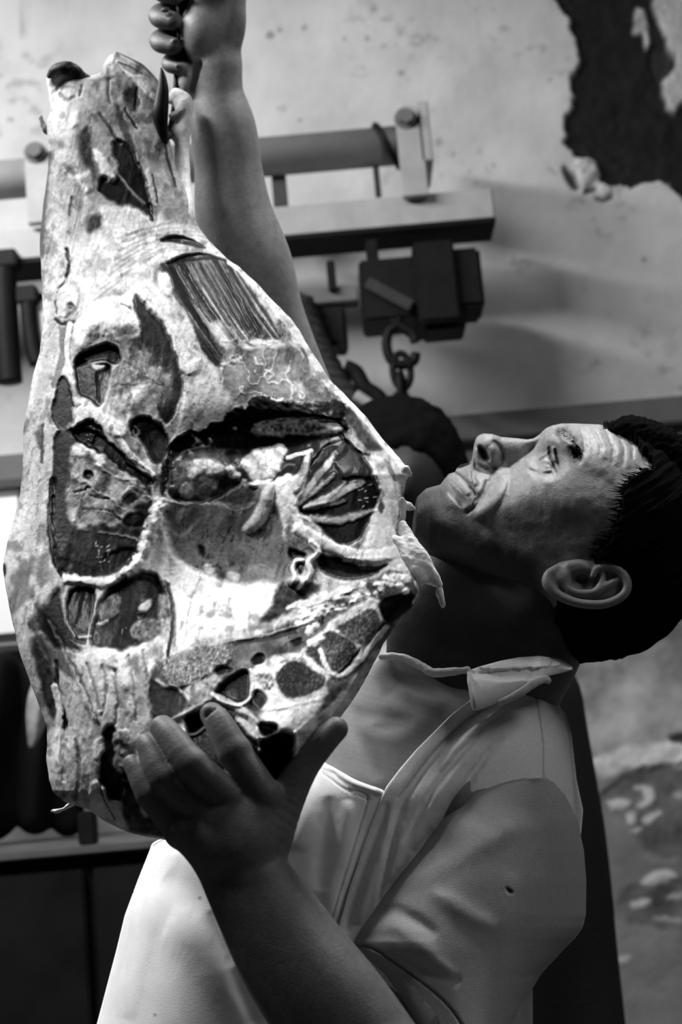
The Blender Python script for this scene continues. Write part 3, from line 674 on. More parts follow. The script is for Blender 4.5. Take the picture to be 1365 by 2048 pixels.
    for p in [[(160,960),(200,985),(250,1020)],[(170,1018),(215,1025),(245,1040)],[(200,1065),(250,1070),(285,1085)],[(190,930),(240,955),(290,975)],[(150,1040),(160,1000),(170,975)]]: Ln(.7, 4, 3, p, warp=6, mix=.6)
    for p in [[(165,1018),(215,1022),(240,1040)],[(180,990),(220,1000)],[(260,975),(300,990)],[(150,985),(180,975)]]: Ln(.04, -4, 4, p, warp=4)
    P(.06, -6, 3, [(245,1035),(265,1025),(290,1032),(293,1048),(265,1055),(248,1050)], mot=.4); P(.08, -5, 3, [(245,995),(265,985),(275,1000),(255,1008)], mot=.4); Ln(.6, 5, 7, [(248,992),(262,975),(290,985),(302,1000)])
    P(.025, -14, 3, [(145,868),(160,845),(185,838),(200,850),(215,880),(245,910),(265,935),(305,955),(302,970),(270,957),(225,922),(190,900),(165,890)], mot=.3)
    Ln(.88, 9, 13, [(222,852),(250,895),(280,930),(306,952)]); P(.035, -18, 3, [(260,850),(275,835),(300,835),(320,850),(335,870),(338,900),(320,925),(300,920),(285,890),(265,870)], mot=.4)
    Ln(.4, 5, 4, [(268,852),(276,858),(278,868),(270,870),(266,860)], warp=1); P(.14, -4, 4, [(300,862),(318,858),(332,875),(334,900),(318,915),(305,890)], mot=.5)
    B(.02, -10, 176, 950, 12, 10); Ln(.05, -8, 13, [(105,960),(101,1050),(110,1120),(130,1155)]); P(.03, -8, 5, [(200,1130),(220,1105),(260,1098),(280,1105),(262,1130),(225,1148)])
    P(.03, -4, 5, [(112,1120),(140,1120),(190,1135),(200,1150),(135,1155)])
    for k in range(16):
        x, y = 175 + 45*RNG.random(), 1075 + 50*RNG.random(); Ln(.75, 1, 1.6, [(x, y), (x + 9*(RNG.random()-.3), y + 9*RNG.random() - 3)], warp=2, soft=1)  # short pale strokes painted as glints
    # --- rib edge with fat crumbs
    Ln(.72, 16, 17, [(132,1156),(180,1163),(222,1166),(250,1145),(271,1126),(293,1096),(302,1065),(311,1041),(318,1015)], warp=6, sc=12)
    for x, y, r in [(312,1020,14),(322,1000,12),(308,1045,14),(300,1070,14),(290,1095,12),(275,1118,13),(335,1015,12),(318,1035,9),(330,985,8),(296,1085,8)]: B(.85, 8, x, y, r*1.15, r*.8, warp=9, sc=11)
    P(.03, -18, 3, [(135,1188),(160,1172),(185,1176),(190,1200),(180,1250),(168,1290),(140,1270),(132,1230)], warp=3); P(.04, -10, 7, [(80,1250),(95,1205),(116,1175),(124,1200),(130,1240),(150,1280),(162,1302),(130,1300),(100,1290)])
    Ln(.55, 6, 4, [(126,1165),(124,1200),(132,1240),(150,1275)], warp=2); Ln(.7, 6, 5, [(134,1158),(136,1175),(132,1195)], warp=2)
    P(.07, -24, 6, [(200,1200),(240,1160),(290,1145),(320,1160),(335,1200),(335,1250),(310,1275),(270,1292),(240,1300),(200,1295),(180,1280)], mot=.9, msc=18)
    P(.3, 8, 4, [(195,1215),(215,1195),(235,1190),(240,1215),(225,1240),(200,1245)], mot=.5); P(.75, 8, 3, [(278,1215),(290,1202),(302,1198),(300,1215),(288,1224)]); P(.35, 6, 4, [(262,1255),(285,1240),(315,1240),(320,1262),(290,1280),(265,1275)], mot=.6, msc=8)
    P(.16, 4, 4, [(195,1265),(215,1258),(228,1275),(220,1298),(200,1295)], mot=.4); Ln(.8, 4, 5, [(160,1275),(182,1272)]); Ln(.75, 4, 6, [(198,1248),(215,1243)]); P(.5, 3, 5, [(320,1190),(338,1200),(340,1250),(325,1270),(318,1230)], mot=.4)
    # --- lower left fat
    P(.84, 14, 6, [(160,1312),(200,1300),(250,1306),(300,1287),(312,1320),(302,1380),(302,1440),(270,1490),(230,1482),(185,1432),(152,1372)], mot=.22, msc=16)
    for p in [[(205,1330),(212,1380),(205,1430)],[(230,1345),(236,1400),(228,1450)],[(255,1310),(268,1370),(270,1440)],[(285,1300),(292,1350),(296,1400)],[(175,1330),(190,1380),(200,1420)]]: Ln(.45, -6, 6, p, warp=5, mix=.7)
    P(.95, 8, 5, [(205,1300),(235,1305),(255,1315),(262,1360),(250,1380),(235,1340),(212,1330)], warp=4)
    P(.14, -6, 6, [(62,1290),(80,1275),(105,1330),(116,1400),(108,1440),(95,1420),(80,1370)], mot=.5); Ln(.05, -8, 9, [(112,1325),(118,1400),(132,1450),(126,1560)]); Ln(.92, 10, 13, [(110,1375),(120,1430),(112,1500),(112,1540)])
    P(.06, -9, 7, [(70,1210),(90,1240),(110,1290),(130,1310),(150,1360),(130,1350),(100,1320),(80,1280)], mix=.6)
    for p in [[(100,1240),(130,1300),(165,1370)],[(60,1250),(95,1320),(125,1390)],[(140,1310),(170,1380),(200,1450)]]: Ln(.25, -4, 5, p, warp=6, mix=.6)
    P(.7, 4, 6, [(130,1460),(170,1470),(195,1520),(190,1600),(150,1605),(120,1580)], mot=.35); Ln(.3, -5, 8, [(150,1480),(160,1540),(150,1600)], mix=.7)
    P(.05, -10, 4, [(205,1462),(225,1450),(237,1490),(225,1530),(246,1560),(242,1600),(215,1592),(200,1550),(205,1500)], mot=.5); P(.85, 8, 3, [(190,1480),(205,1475),(208,1500),(196,1520),(188,1510)]); P(.7, 7, 3, [(225,1470),(255,1460),(262,1500),(240,1510)])
    P(.93, 9, 3, [(180,1570),(200,1565),(215,1600),(222,1630),(200,1635),(180,1615)], warp=3); P(.9, 8, 3, [(215,1625),(240,1620),(255,1645),(235,1655)], warp=3); Ln(.03, -4, 3, [(198,1560),(208,1600),(230,1640)], warp=2)
    P(.18, -3, 5, [(248,1540),(290,1520),(330,1600),(330,1690),(270,1670),(245,1620)], mot=.8, msc=14); P(.6, 5, 4, [(270,1580),(285,1590),(300,1625),(285,1630)], mot=.3); Ln(.7, 5, 6, [(240,1530),(262,1545),(275,1580)])
    # --- black hollow, bone oval, brown lobe
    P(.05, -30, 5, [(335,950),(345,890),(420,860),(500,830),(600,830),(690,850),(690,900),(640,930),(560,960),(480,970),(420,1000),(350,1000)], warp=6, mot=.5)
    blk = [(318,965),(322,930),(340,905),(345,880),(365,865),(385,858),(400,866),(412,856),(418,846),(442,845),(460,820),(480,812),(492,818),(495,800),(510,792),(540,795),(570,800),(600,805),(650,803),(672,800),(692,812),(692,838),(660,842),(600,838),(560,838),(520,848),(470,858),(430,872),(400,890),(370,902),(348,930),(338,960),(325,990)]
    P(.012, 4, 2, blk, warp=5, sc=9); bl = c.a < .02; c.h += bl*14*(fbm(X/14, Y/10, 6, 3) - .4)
    Ln(.9, 3, 5, [(545,797),(556,802),(566,798)], warp=2); Ln(.45, 6, 4, [(385,870),(392,880),(385,892)], warp=2)
    P(.66, 16, 3, [(500,860),(515,848),(545,838),(600,835),(650,838),(680,850),(686,858),(660,868),(600,871),(550,873),(515,869)], mot=.35, dome=8); P(.42, -3, 4, [(525,858),(560,846),(610,845),(650,853),(655,862),(610,866),(550,867)], mot=.7, msc=6)
    P(.92, 3, 4, [(655,848),(676,850),(686,858),(670,864),(655,860)], warp=2); Ln(.8, 3, 4, [(510,850),(545,840),(600,837),(650,841)], warp=2, mix=.8)
    P(.03, -8, 4, [(480,877),(560,873),(640,874),(690,864),(688,878),(660,892),(630,902),(590,907),(540,893),(500,883)]); P(.03, -8, 2, [(683,838),(690,828),(702,827),(712,838),(708,850),(695,852)], warp=2); B(.6, 2, 692, 836, 3)
    P(.2, 3, 4, [(690,815),(705,820),(725,850),(750,880),(766,900),(755,906),(735,900),(715,885),(700,860),(695,850)], mot=.35); P(.55, 4, 3, [(688,868),(705,858),(718,875),(736,896),(725,903),(705,888)], mot=.2); Ln(.04, -5, 6, [(680,866),(700,890),(728,908),(765,915)])
    P(.26, 26, 4, [(336,962),(345,922),(380,902),(420,892),(450,897),(480,902),(486,925),(470,950),(440,960),(430,985),(410,1005),(380,1002),(355,990),(342,985)], dome=16, mot=.5, msc=12)
    P(.6, 4, 5, [(375,930),(400,915),(430,920),(450,935),(440,950),(400,950),(385,960)], mot=.5); P(.06, -8, 4, [(450,905),(470,900),(485,915),(475,930),(458,925)]); P(.5, 5, 4, [(360,985),(372,965),(385,985),(375,1000)]); Ln(.7, 6, 5, [(355,920),(375,900),(420,892)], mix=.6)
    for x, y, r, a in [(470,950,11,.85),(485,965,11,.9),(506,970,10,.85),(462,938,10,.8),(395,880,7,.85),(405,892,5,.8),(380,905,6,.7),(420,880,5,.7),(345,975,6,.6),(470,858,5,.7)]: B(a, 12, x, y, r, r*.8, warp=4, sc=8)
    P(.88, 26, 3, [(482,928),(500,906),(530,893),(560,888),(575,900),(565,925),(555,945),(535,965),(515,968),(500,950),(490,942)], dome=12, mot=.15); B(None, 8, 520, 925, 20, 16, warp=4); P(.45, 0, 4, [(500,920),(515,912),(525,922),(510,932)], mix=.5)
    # --- cavity
    P(.40, -14, 8, [(335,1010),(380,1005),(430,985),(480,960),(510,975),(520,1000),(560,1020),(575,1080),(600,1110),(590,1140),(560,1170),(500,1180),(460,1160),(420,1150),(390,1140),(360,1120),(340,1090),(330,1050)], mot=.2, msc=40)
    P(.15, -8, 6, [(425,1000),(450,970),(480,965),(512,975),(510,1000),(490,1015),(460,1010)], mot=.35, mix=.8); Ln(.12, -2, 2, [(452,985),(450,1005),(470,1018),(495,1012)], warp=2, mix=.7); Ln(.2, -4, 14, [(340,1030),(360,1060),(390,1030)], mix=.5, soft=10)
    P(.94, 0, 9, [(325,1132),(360,1125),(400,1145),(440,1160),(480,1170),(540,1165),(582,1175),(572,1200),(540,1230),(500,1250),(450,1265),(400,1280),(365,1297),(352,1300),(345,1270),(345,1220),(335,1180)], warp=8, sc=30)
    P(.05, -4, 4, [(395,1098),(405,1090),(412,1105),(405,1115)]); P(.2, 3, 6, [(410,1130),(440,1125),(480,1130),(482,1160),(460,1165),(430,1150)], mot=.9, msc=9, mix=.8); P(.75, 5, 3, [(408,1132),(420,1130),(430,1145),(415,1148)]); P(.7, 4, 4, [(455,1145),(478,1150),(476,1165),(460,1160)])
    Ln(.3, -2, 2, [(402,1155),(390,1180),(378,1230),(368,1290)], warp=3, mix=.6); Ln(.25, -4, 9, [(455,1215),(465,1235)], mix=.3, soft=9)
    Ln(.03, -8, 7, [(336,1170),(345,1215),(345,1260),(336,1312)], warp=2); Ln(.4, 5, 5, [(330,1160),(340,1180),(350,1230),(349,1290)], warp=2)
    P(.7, 20, 3, [(535,972),(550,965),(545,1010),(535,1040),(510,1062),(490,1068),(485,1055),(500,1035),(515,1010),(525,985)], dome=6, warp=2)
    P(.92, 26, 3, [(550,962),(565,950),(585,955),(590,985),(598,1010),(608,1050),(620,1075),(615,1095),(590,1097),(570,1080),(565,1050),(555,1010),(548,985)], dome=12)
    P(.45, 3, 5, [(570,1060),(585,1050),(605,1065),(605,1085),(585,1090),(572,1078)], mot=.4, mix=.8); P(.8, 12, 3, [(585,960),(600,940),(612,910),(622,900),(618,935),(605,970),(590,985)], warp=2); Ln(.8, 10, 9, [(575,915),(600,908),(622,902)], warp=2); Ln(.4, -3, 5, [(565,940),(575,930),(590,930)], mix=.7)
    # --- dark fan of muscle
    P(.03, -14, 3, [(598,1008),(612,970),(622,930),(648,895),(680,880),(700,883),(730,918),(750,950),(758,985),(755,1010),(735,1050),(715,1082),(690,1092),(660,1077),(630,1047),(604,1030)], warp=3)
    P(.09, 8, 4, [(672,890),(695,888),(725,920),(745,950),(735,955),(705,955),(680,950),(670,925)], mot=.35); B(.5, 4, 672, 882, 12, 9)
    for p, wd, a in [([(596,1006),(625,965),(655,930),(670,905)], 15, .7), ([(600,1008),(640,972),(668,950)], 10, .6), ([(610,1015),(660,995),(700,975),(725,965)], 17, .7), ([(612,1018),(650,1012),(690,1002)], 8, .4), ([(606,1030),(660,1042),(700,1035),(745,1020)], 15, .72), ([(650,1010),(665,985),(690,965)], 7, .6)]:
        Ln(a, 6, wd, p, taper=.6, warp=5, soft=7)
    for k in range(30):
        x, y = 715 + 45*RNG.random(), 965 + 50*RNG.random(); Ln(.85 if k % 2 else .03, 1, 1.6, [(x, y), (x + 11*RNG.random(), y - 6 + 8*RNG.random())], warp=1, soft=1)  # bright and dark flecks painting a sparkle of glints
    P(.94, 14, 5, [(745,942),(770,945),(800,970),(806,1010),(802,1060),(780,1092),(750,1102),(725,1092),(737,1057),(756,1012),(758,977)], dome=12); Ln(.35, -5, 8, [(775,915),(782,940),(790,960)], mix=.8); P(.25, -3, 3, [(758,1005),(765,1000),(772,1015),(765,1028),(760,1020)])
    P(.7, 3, 4, [(745,905),(770,905),(780,925),(765,940),(745,935)], mot=.3); Ln(.3, -6, 7, [(796,1060),(800,1030),(806,990)], mix=.7)
    Ln(.84, 14, 24, [(596,1058),(650,1087),(700,1107),(760,1112),(806,1095)], warp=4); P(.05, -16, 4, [(636,1112),(680,1115),(720,1132),(775,1130),(742,1152),(700,1162),(660,1152),(640,1137)], mot=.4)
    Ln(.7, 8, 9, [(690,1120),(730,1120),(780,1118)]); P(.02, -12, 3, [(578,1098),(600,1098),(612,1110),(600,1122),(582,1118)])
    Ln(.95, 24, 12, [(622,1085),(637,1105),(618,1122),(622,1145),(605,1172),(598,1180)], warp=2); Ln(.93, 24, 9, [(604,1120),(592,1122),(586,1138),(590,1155),(584,1170)], warp=2); P(.05, -6, 2, [(595,1130),(605,1124),(608,1140),(600,1150)], warp=1)
    # --- cut backbone
    P(.30, 16, 6, [(300,1345),(330,1318),(430,1285),(530,1262),(600,1235),(660,1205),(720,1165),(790,1140),(838,1160),(840,1192),(790,1250),(757,1310),(700,1400),(600,1520),(560,1480),(480,1430),(400,1430),(320,1440),(298,1400)], mot=.5, msc=26)
    P(.12, -8, 6, [(560,1170),(600,1165),(640,1175),(600,1210),(560,1235),(520,1245),(545,1210)], mot=.8, msc=10); Ln(.8, 8, 12, [(590,1210),(640,1200),(700,1175)], warp=6); P(.85, 8, 3, [(600,1215),(640,1205),(660,1195),(650,1215),(610,1232)], mot=.2)
    P(.62, 6, 4, [(470,1268),(500,1250),(540,1248),(560,1252),(520,1268),(480,1280)], mot=.2); Ln(.12, -6, 14, [(470,1285),(530,1275),(590,1262)], mix=.8); Ln(.6, 6, 6, [(420,1290),(480,1278),(530,1270),(600,1250),(625,1240)], warp=3)
    sp = fbm(X/2.6, Y/2.6, 3, 2)
    def bone(pts, al, h):
        a1 = c.a.copy(); P(al, h, 3, pts, warp=3, sc=12); mk_ = np.clip(np.abs(c.a-a1)*8, 0, 1); w_ = c.win(np.asarray(pts, float), 4); m2 = np.zeros_like(mk_); m2[w_] = mk_[w_]
        c.a += m2*(.55*al + .12)*sstep(.55, .8, sp) - m2*al*.7*sstep(.45, .25, sp); c.h += m2*3*(sp-.5)
    P(.80, 8, 4, [(512,1330),(560,1310),(600,1300),(640,1265),(690,1225),(750,1195),(765,1240),(725,1290),(720,1320),(660,1360),(650,1395),(590,1410),(545,1420),(505,1410),(500,1370)], mot=.15)
    bone([(320,1328),(350,1308),(400,1294),(440,1292),(466,1302),(450,1332),(420,1347),(380,1370),(345,1373),(325,1352)], .44, 10)
    P(.6, 8, 4, [(366,1385),(390,1362),(430,1348),(455,1340),(440,1365),(425,1390),(400,1410),(375,1412)], mot=.4, msc=9)
    P(.17, -4, 3, [(298,1362),(320,1367),(345,1377),(366,1387),(369,1422),(350,1441),(320,1437),(305,1412)], mot=.2); Ln(.8, 6, 6, [(314,1360),(330,1372),(345,1372),(362,1384)], warp=3)
    P(.035, -26, 3, [(428,1386),(450,1362),(480,1342),(500,1346),(503,1380),(490,1402),(460,1402)], warp=2); P(.2, 4, 3, [(455,1385),(470,1378),(480,1390),(468,1398)], mix=.6); P(.02, -14, 2, [(503,1322),(515,1308),(530,1312),(526,1326),(508,1330)], warp=2); P(.06, -10, 3, [(430,1340),(450,1332),(465,1340),(440,1350)])
    P(.06, -18, 3, [(496,1412),(500,1390),(518,1380),(533,1392),(530,1410),(512,1422)], warp=2, mot=.5); P(.45, 0, 3, [(512,1355),(530,1345),(548,1355),(545,1375),(528,1378)], mot=.9, msc=5)
    bone([(552,1357),(570,1327),(600,1322),(650,1356),(640,1377),(590,1396),(565,1387)], .10, 4); bone([(612,1302),(650,1267),(670,1262),(713,1291),(706,1312),(672,1342),(650,1337)], .13, 4)
    bone([(675,1257),(710,1232),(745,1217),(762,1242),(746,1272),(720,1287)], .28, 4); P(.03, -8, 3, [(755,1207),(790,1192),(820,1182),(829,1202),(800,1232),(775,1245)], mot=.5); Ln(.8, 6, 8, [(832,1165),(840,1185),(828,1205)], warp=2)
    P(.04, -8, 2, [(582,1285),(600,1275),(608,1282),(595,1292)]); P(.05, -8, 2, [(630,1240),(645,1232),(650,1245),(635,1250)])
    Ln(.03, -6, 8, [(673,1350),(695,1332),(720,1298)], warp=2, taper=.6); Ln(.92, 6, 10, [(640,1300),(660,1345),(690,1348),(720,1322),(748,1285),(775,1255)], warp=4); Ln(.92, 8, 10, [(562,1320),(600,1312),(640,1345)], warp=4, mix=.7)
    P(.80, 5, 5, [(760,1295),(757,1318),(700,1412),(640,1478),(595,1540),(588,1495),(594,1465),(620,1440),(660,1410),(700,1365),(735,1320)], mot=.3, msc=24)
    P(.95, 8, 6, [(520,1430),(560,1410),(600,1408),(645,1400),(625,1440),(596,1470),(570,1458),(540,1452)], mot=.15)
    for k in range(70):
        x = 600 + 220*RNG.random(); y = 1235 - (x-600)*.42 + 34*(RNG.random()-.5); B([.92,.85,.6,.2][k % 4], 9 if k % 4 < 3 else -6, x, y, 4 + 12*RNG.random()**2, 3 + 6*RNG.random()**2, warp=7, sc=9, seed=k)
    for x, y, rx, ry in [(625,1285,12,8),(640,1278,10,8),(620,1260,9,10),(632,1250,8,7),(715,1195,12,8),(650,1190,10,6),(800,1170,9,6),(812,1182,8,6),(735,1190,9,6),(757,1168,10,6),(580,1215,7,5)]: B(.95, 13, x, y, rx, ry, warp=3, sc=7)
    P(.01, -34, 4, [(370,1440),(400,1425),(430,1420),(470,1440),(510,1480),(580,1500),(585,1560),(540,1580),(460,1570),(400,1520)], warp=3)
    Ln(.68, 14, 15, [(428,1393),(460,1408),(500,1432),(525,1470),(532,1490)], warp=2); Ln(.85, 16, 7, [(424,1388),(445,1404),(475,1410),(497,1400),(504,1375),(501,1340)], warp=1); Ln(.6, 8, 8, [(310,1440),(340,1440),(362,1430),(400,1410),(425,1395)], warp=3); Ln(.35, 10, 6, [(350,1455),(385,1470),(415,1450)], warp=2)
    P(.03, -18, 3, [(516,1450),(535,1445),(556,1452),(548,1468),(525,1472)], warp=2); P(.02, -18, 3, [(522,1480),(560,1468),(586,1472),(584,1495),(550,1505),(525,1498)], warp=2); Ln(.9, 8, 5, [(515,1455),(516,1478),(520,1500)], warp=1); Ln(.75, 12, 7, [(590,1465),(592,1500),(584,1530),(576,1555)], warp=2)
    B(.05, -8, 8, 1140, 5, 14, warp=1)
    fine = fbm(X/5, Y/5, 9, 3); c.a *= .84 + .32*fine; c.h += 2.0*(fine - .5)
    rd = np.abs(fbm((X + .3*Y)/24, Y/60, 12, 4) - .5); c.a -= .30*sstep(.022, 0, rd)*sstep(.35, .6, fbm(X/70, Y/70, 3, 2))*(c.a > .3)
    rd = np.abs(fbm(X/16, Y/16, 14, 4) - .5); c.a -= .22*sstep(.02, 0, rd)*sstep(.45, .65, fbm(X/55, Y/55, 5, 2))*(c.a > .3)
    blot = fbm(X/20, Y/26, 10, 5); c.a *= 1 - .40*sstep(.54, .70, blot)*sstep(.3, .6, fbm(X/90, Y/90, 1, 2))
    c.a *= np.where(Y < 500, .90 + .10*sstep(400, 500, Y), 1)
    c.a = np.clip(c.a, .015, .96)**1.85; c.h = c.blur(c.h, 1)
    return c
M['meat'] = material('raw_beef', None, .5, .04, .15, 420, .10, 260, coat=.035)
def build_meat():
    c = meat_canvas()
    ny, nx, nb = 790, 400, 40
    ys = np.linspace(104, 1686, ny)
    Lx = smooth1(lin(ML, ys), 3); Rx = smooth1(lin(MR, ys), 3)
    Zc = smooth1(lin([(104,-520),(420,-350),(700,-150),(1000,60),(1300,290),(1500,400),(1686,490)], ys), 1200)
    Th = smooth1(lin([(104,40),(140,70),(300,95),(450,105),(650,150),(900,190),(1200,220),(1400,225),(1560,215),(1640,150),(1686,40)], ys), 350)
    t = np.linspace(0, 1, nx); t = .8*t + .2*(.5 - .5*np.cos(np.pi*t))
    X = Lx[:, None] + (Rx - Lx)[:, None]*t; Y = np.repeat(ys[:, None], nx, 1)
    wob = 5*(fbm(ys/45, ys*0, 3, 3) - .5); X[:, :] += (wob[:, None]*(1-t)**8) + (6*(fbm(ys/30, ys*0 + 9, 5, 3) - .5))[:, None]*t**8
    pr = np.clip(1 - np.abs(2*t - 1)**4.0, 0, 1)**.5
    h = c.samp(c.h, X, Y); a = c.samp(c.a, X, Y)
    ef = np.clip(np.minimum(t, 1-t) / .03, 0, 1)
    # large forms: the cut backbone stands out towards the viewer, the cavity sinks, the flank turns away
    def bump(x, y, rx, ry, ang=0):
        ca, sa = math.cos(math.radians(ang)), math.sin(math.radians(ang)); dx, dy = X-x, Y-y
        u = (dx*ca + dy*sa)/rx; v = (-dx*sa + dy*ca)/ry; return np.exp(-(u*u + v*v))
    big = 185*bump(625, 1480, 350, 150, -30) - 75*bump(450, 1130, 130, 120, -20) + 45*bump(390, 700, 150, 200, 25) - 35*bump(210, 1120, 110, 130) + 30*bump(650, 1000, 130, 110) + 40*bump(230, 1400, 100, 120) - 40*bump(330, 1220, 40, 110) - 40*bump(520, 880, 200, 45, 0) + 25*bump(230, 640, 90, 60)
    Z = Zc[:, None] + Th[:, None]*pr + (h*.62 + big)*ef
    tb = np.linspace(1, 0, nb + 2)[1:-1]; prb = np.clip(1 - np.abs(2*tb - 1)**2.2, 0, 1)**.5
    Xb = Lx[:, None] + (Rx - Lx)[:, None]*tb; Yb = np.repeat(ys[:, None], nb, 1)
    Zb = Zc[:, None] - .75*Th[:, None]*prb + 14*(fbm(Xb/60, Yb/60, 2, 3) - .5)
    PX = np.concatenate([X, Xb], 1); PY = np.concatenate([Y, Yb], 1); PZ = np.concatenate([Z, Zb], 1)
    ab = .3 + .5*fbm(Xb/40, Yb/90, 5, 4); A = np.concatenate([a, ab], 1)
    n = nx + nb; g = np.arange(ny*n).reshape(ny, n); g2 = np.roll(g, -1, 1)
    Q = np.stack([g[:-1], g2[:-1], g2[1:], g[1:]], -1).reshape(-1, 4)[:, ::-1]
    V = W(PX, PY, PZ).reshape(-1, 3)
    ct = np.stack([V[g[0]].mean(0), V[g[-1]].mean(0)]); V = np.concatenate([V, ct]); k = ny*n
    T = np.concatenate([np.stack([np.full(n, k), g[0], g2[0]], 1), np.stack([np.full(n, k+1), g2[-1], g[-1]], 1)])
    root = empty('beef_quarter', tuple(W(300., 1500., 300.)))
    tag(root, 'raw beef quarter with white fat, dark muscle and cut backbone held up by the butcher', 'meat')
    # the pieces one can tell apart are parts of their own, cut along the same edges as their tone
    lab = Canvas(-10, 90, 910, 1710, 2, 0); kinds = []
    def cut(name, label, pts, **kw):
        kinds.append((name, label)); lab.poly(len(kinds), 0, .6, pts, **kw)
    cut('round_muscle', 'dark fibrous muscle with long grain', [(318,528),(345,524),(400,522),(452,520),(470,535),(500,575),(530,620),(562,682),(545,688),(510,690),(480,685),(470,710),(450,735),(430,730),(405,700),(385,650),(360,610),(335,565)], warp=4)
    cut('side_muscle', 'dark glossy muscle at the left', [(110,870),(150,855),(200,870),(250,910),(300,945),(305,990),(300,1040),(285,1075),(270,1110),(230,1145),(180,1155),(130,1155),(115,1130),(108,1080),(105,1010),(105,940)])
    cut('inner_muscle', 'grey muscle with a thin membrane', [(268,595),(275,590),(300,620),(325,645),(345,690),(362,740),(365,780),(350,830),(335,850),(320,840),(310,800),(290,740),(280,690),(281,650),(270,620)])
    cut('fat_lobe', 'thick white lobe of fat', [(150,690),(148,660),(170,625),(200,600),(235,590),(268,590),(275,610),(268,622),(278,635),(281,660),(262,668),(245,672),(240,688),(220,680),(200,672),(180,690),(160,702)], warp=5)
    cut('cavity_lining', 'smooth pale lining of the cavity', [(325,1132),(330,1050),(335,1010),(380,1005),(430,985),(480,970),(510,985),(545,1050),(565,1090),(582,1130),(582,1175),(572,1200),(540,1230),(500,1250),(450,1265),(400,1280),(365,1297),(352,1300),(345,1270),(345,1220),(335,1180)], warp=8, sc=30)
    cut('fan_muscle', 'dark muscle fanned out in pale ribs', [(598,1008),(612,970),(622,930),(648,895),(680,880),(700,883),(730,918),(750,950),(758,985),(755,1010),(735,1050),(715,1082),(690,1092),(660,1077),(630,1047),(604,1030)], warp=3)
    cut('leg_bone', 'oval cut bone under the black hollow', [(500,860),(515,848),(545,838),(600,835),(650,838),(680,850),(686,858),(660,868),(600,871),(550,873),(515,869)])
    cut('brown_lobe', 'mottled brown lobe inside the cavity', [(336,962),(345,922),(380,902),(420,892),(450,897),(480,902),(486,925),(470,950),(440,960),(430,985),(410,1005),(380,1002),(355,990),(342,985)])
    for pts in ([(320,1328),(350,1308),(400,1294),(440,1292),(466,1302),(450,1332),(420,1347),(380,1370),(345,1373),(325,1352)], [(552,1357),(570,1327),(600,1322),(650,1356),(640,1377),(590,1396),(565,1387)], [(612,1302),(650,1267),(670,1262),(713,1291),(706,1312),(672,1342),(650,1337)], [(675,1257),(710,1232),(745,1217),(762,1242),(746,1272),(720,1287)], [(755,1207),(790,1192),(820,1182),(829,1202),(800,1232),(775,1245)]):
        cut('vertebra', None, pts, warp=3, sc=12)
    fc = Q[:, 0]; cx = PX.reshape(-1)[Q].mean(1); cy = PY.reshape(-1)[Q].mean(1); front = (Q % n < nx).all(1)
    ids = np.where(front, np.round(lab.samp(lab.a, cx, cy)), 0).astype(int)
    N = vnormals(V, Q); AA = np.concatenate([A.ravel(), [.5, .5]])
    def piece_of(name, k, label):
        q = Q[ids == k]; tt = T if k == 0 else None
        u = np.unique(np.concatenate([q.ravel(), T.ravel()]) if k == 0 else q); mp = np.full(len(V), -1); mp[u] = np.arange(len(u))
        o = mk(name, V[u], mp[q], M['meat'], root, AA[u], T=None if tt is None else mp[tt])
        o.data.normals_split_custom_set_from_vertices(N[u].tolist())
        if label: o['label'] = label
    piece_of('carcass', 0, None)
    for i, (nm, lb) in enumerate(kinds): piece_of(nm, i + 1, lb)
    return root, c, (Zc, Th, ys)
beef, MC, (mZc, mTh, mys) = build_meat()
def meat_z(y, f=1.0): return float(np.interp(y, mys, mZc) + f*np.interp(y, mys, mTh))
def lumps(name, prims, st, mat, parent, tone, k=8, wob=3, mot=.25):
    """small organic piece from overlapping blobs: (x,y,z,r) chains"""
    A = np.array([p[:4] for ch_ in prims for p in ch_], float); r = A[:, 3].max() + 14
    f = Field(A[:, :3].min(0) - r, A[:, :3].max(0) + r, st)
    for ch_ in prims: f.chain(ch_ if len(ch_) > 1 else [ch_[0], (ch_[0][0]+.5,)+tuple(ch_[0][1:])], k)
    P, Q = f.mesh(); N = vnormals(P, Q); P = P + wob*(fbm(P[:, 0]/14, (P[:, 1]+P[:, 2])/14, 3, 3) - .5)[:, None]*2*N*np.array([1, 1, 1])
    al = np.clip(tone*(1 + mot*2*(fbm(P[:, 0]/12, P[:, 1]/20, 6, 3) - .5)*2), .01, .95)
    return mk(name, W(P[:, 0], P[:, 1], P[:, 2]), Q, mat, parent, al)
zt = -450
tag(lumps('shank_bone', [[(140,250,zt,30),(122,200,zt,22),(116,165,zt,20),(130,152,zt,22)], [(112,158,zt,16),(140,150,zt,20),(160,158,zt,14)]], 3, M['meat'], beef, .75), 'pale knob of bone at the top of the shank')
tag(lumps('bone_cap', [[(99,152,zt+22,6),(110,140,zt+26,10),(132,135,zt+26,13),(150,142,zt+24,13),(164,151,zt+18,9),(180,154,zt+12,3)]], 2.5, M['meat'], beef, .05, wob=2, mot=.8), 'dark rind cap over the shank bone')
lumps('flap', [[(82,234,zt-20,5),(86,248,zt-20,6),(96,262,zt-20,8)]], 2.5, M['meat'], beef, .3)
tag(lumps('tendon', [[(352,190,zt,12),(366,205,zt,20),(369,228,zt+4,17),(366,252,zt+6,16),(352,268,zt+10,14)],[(366,250,zt+4,16),(364,300,zt+20,15),(366,350,zt+60,15),(372,400,zt+110,14),(370,435,zt+150,16)],[(340,200,zt,8),(352,190,zt,12)]], 2.5, M['meat'], beef, .93, k=10, wob=1), 'thick white heel tendon the hook passes behind')
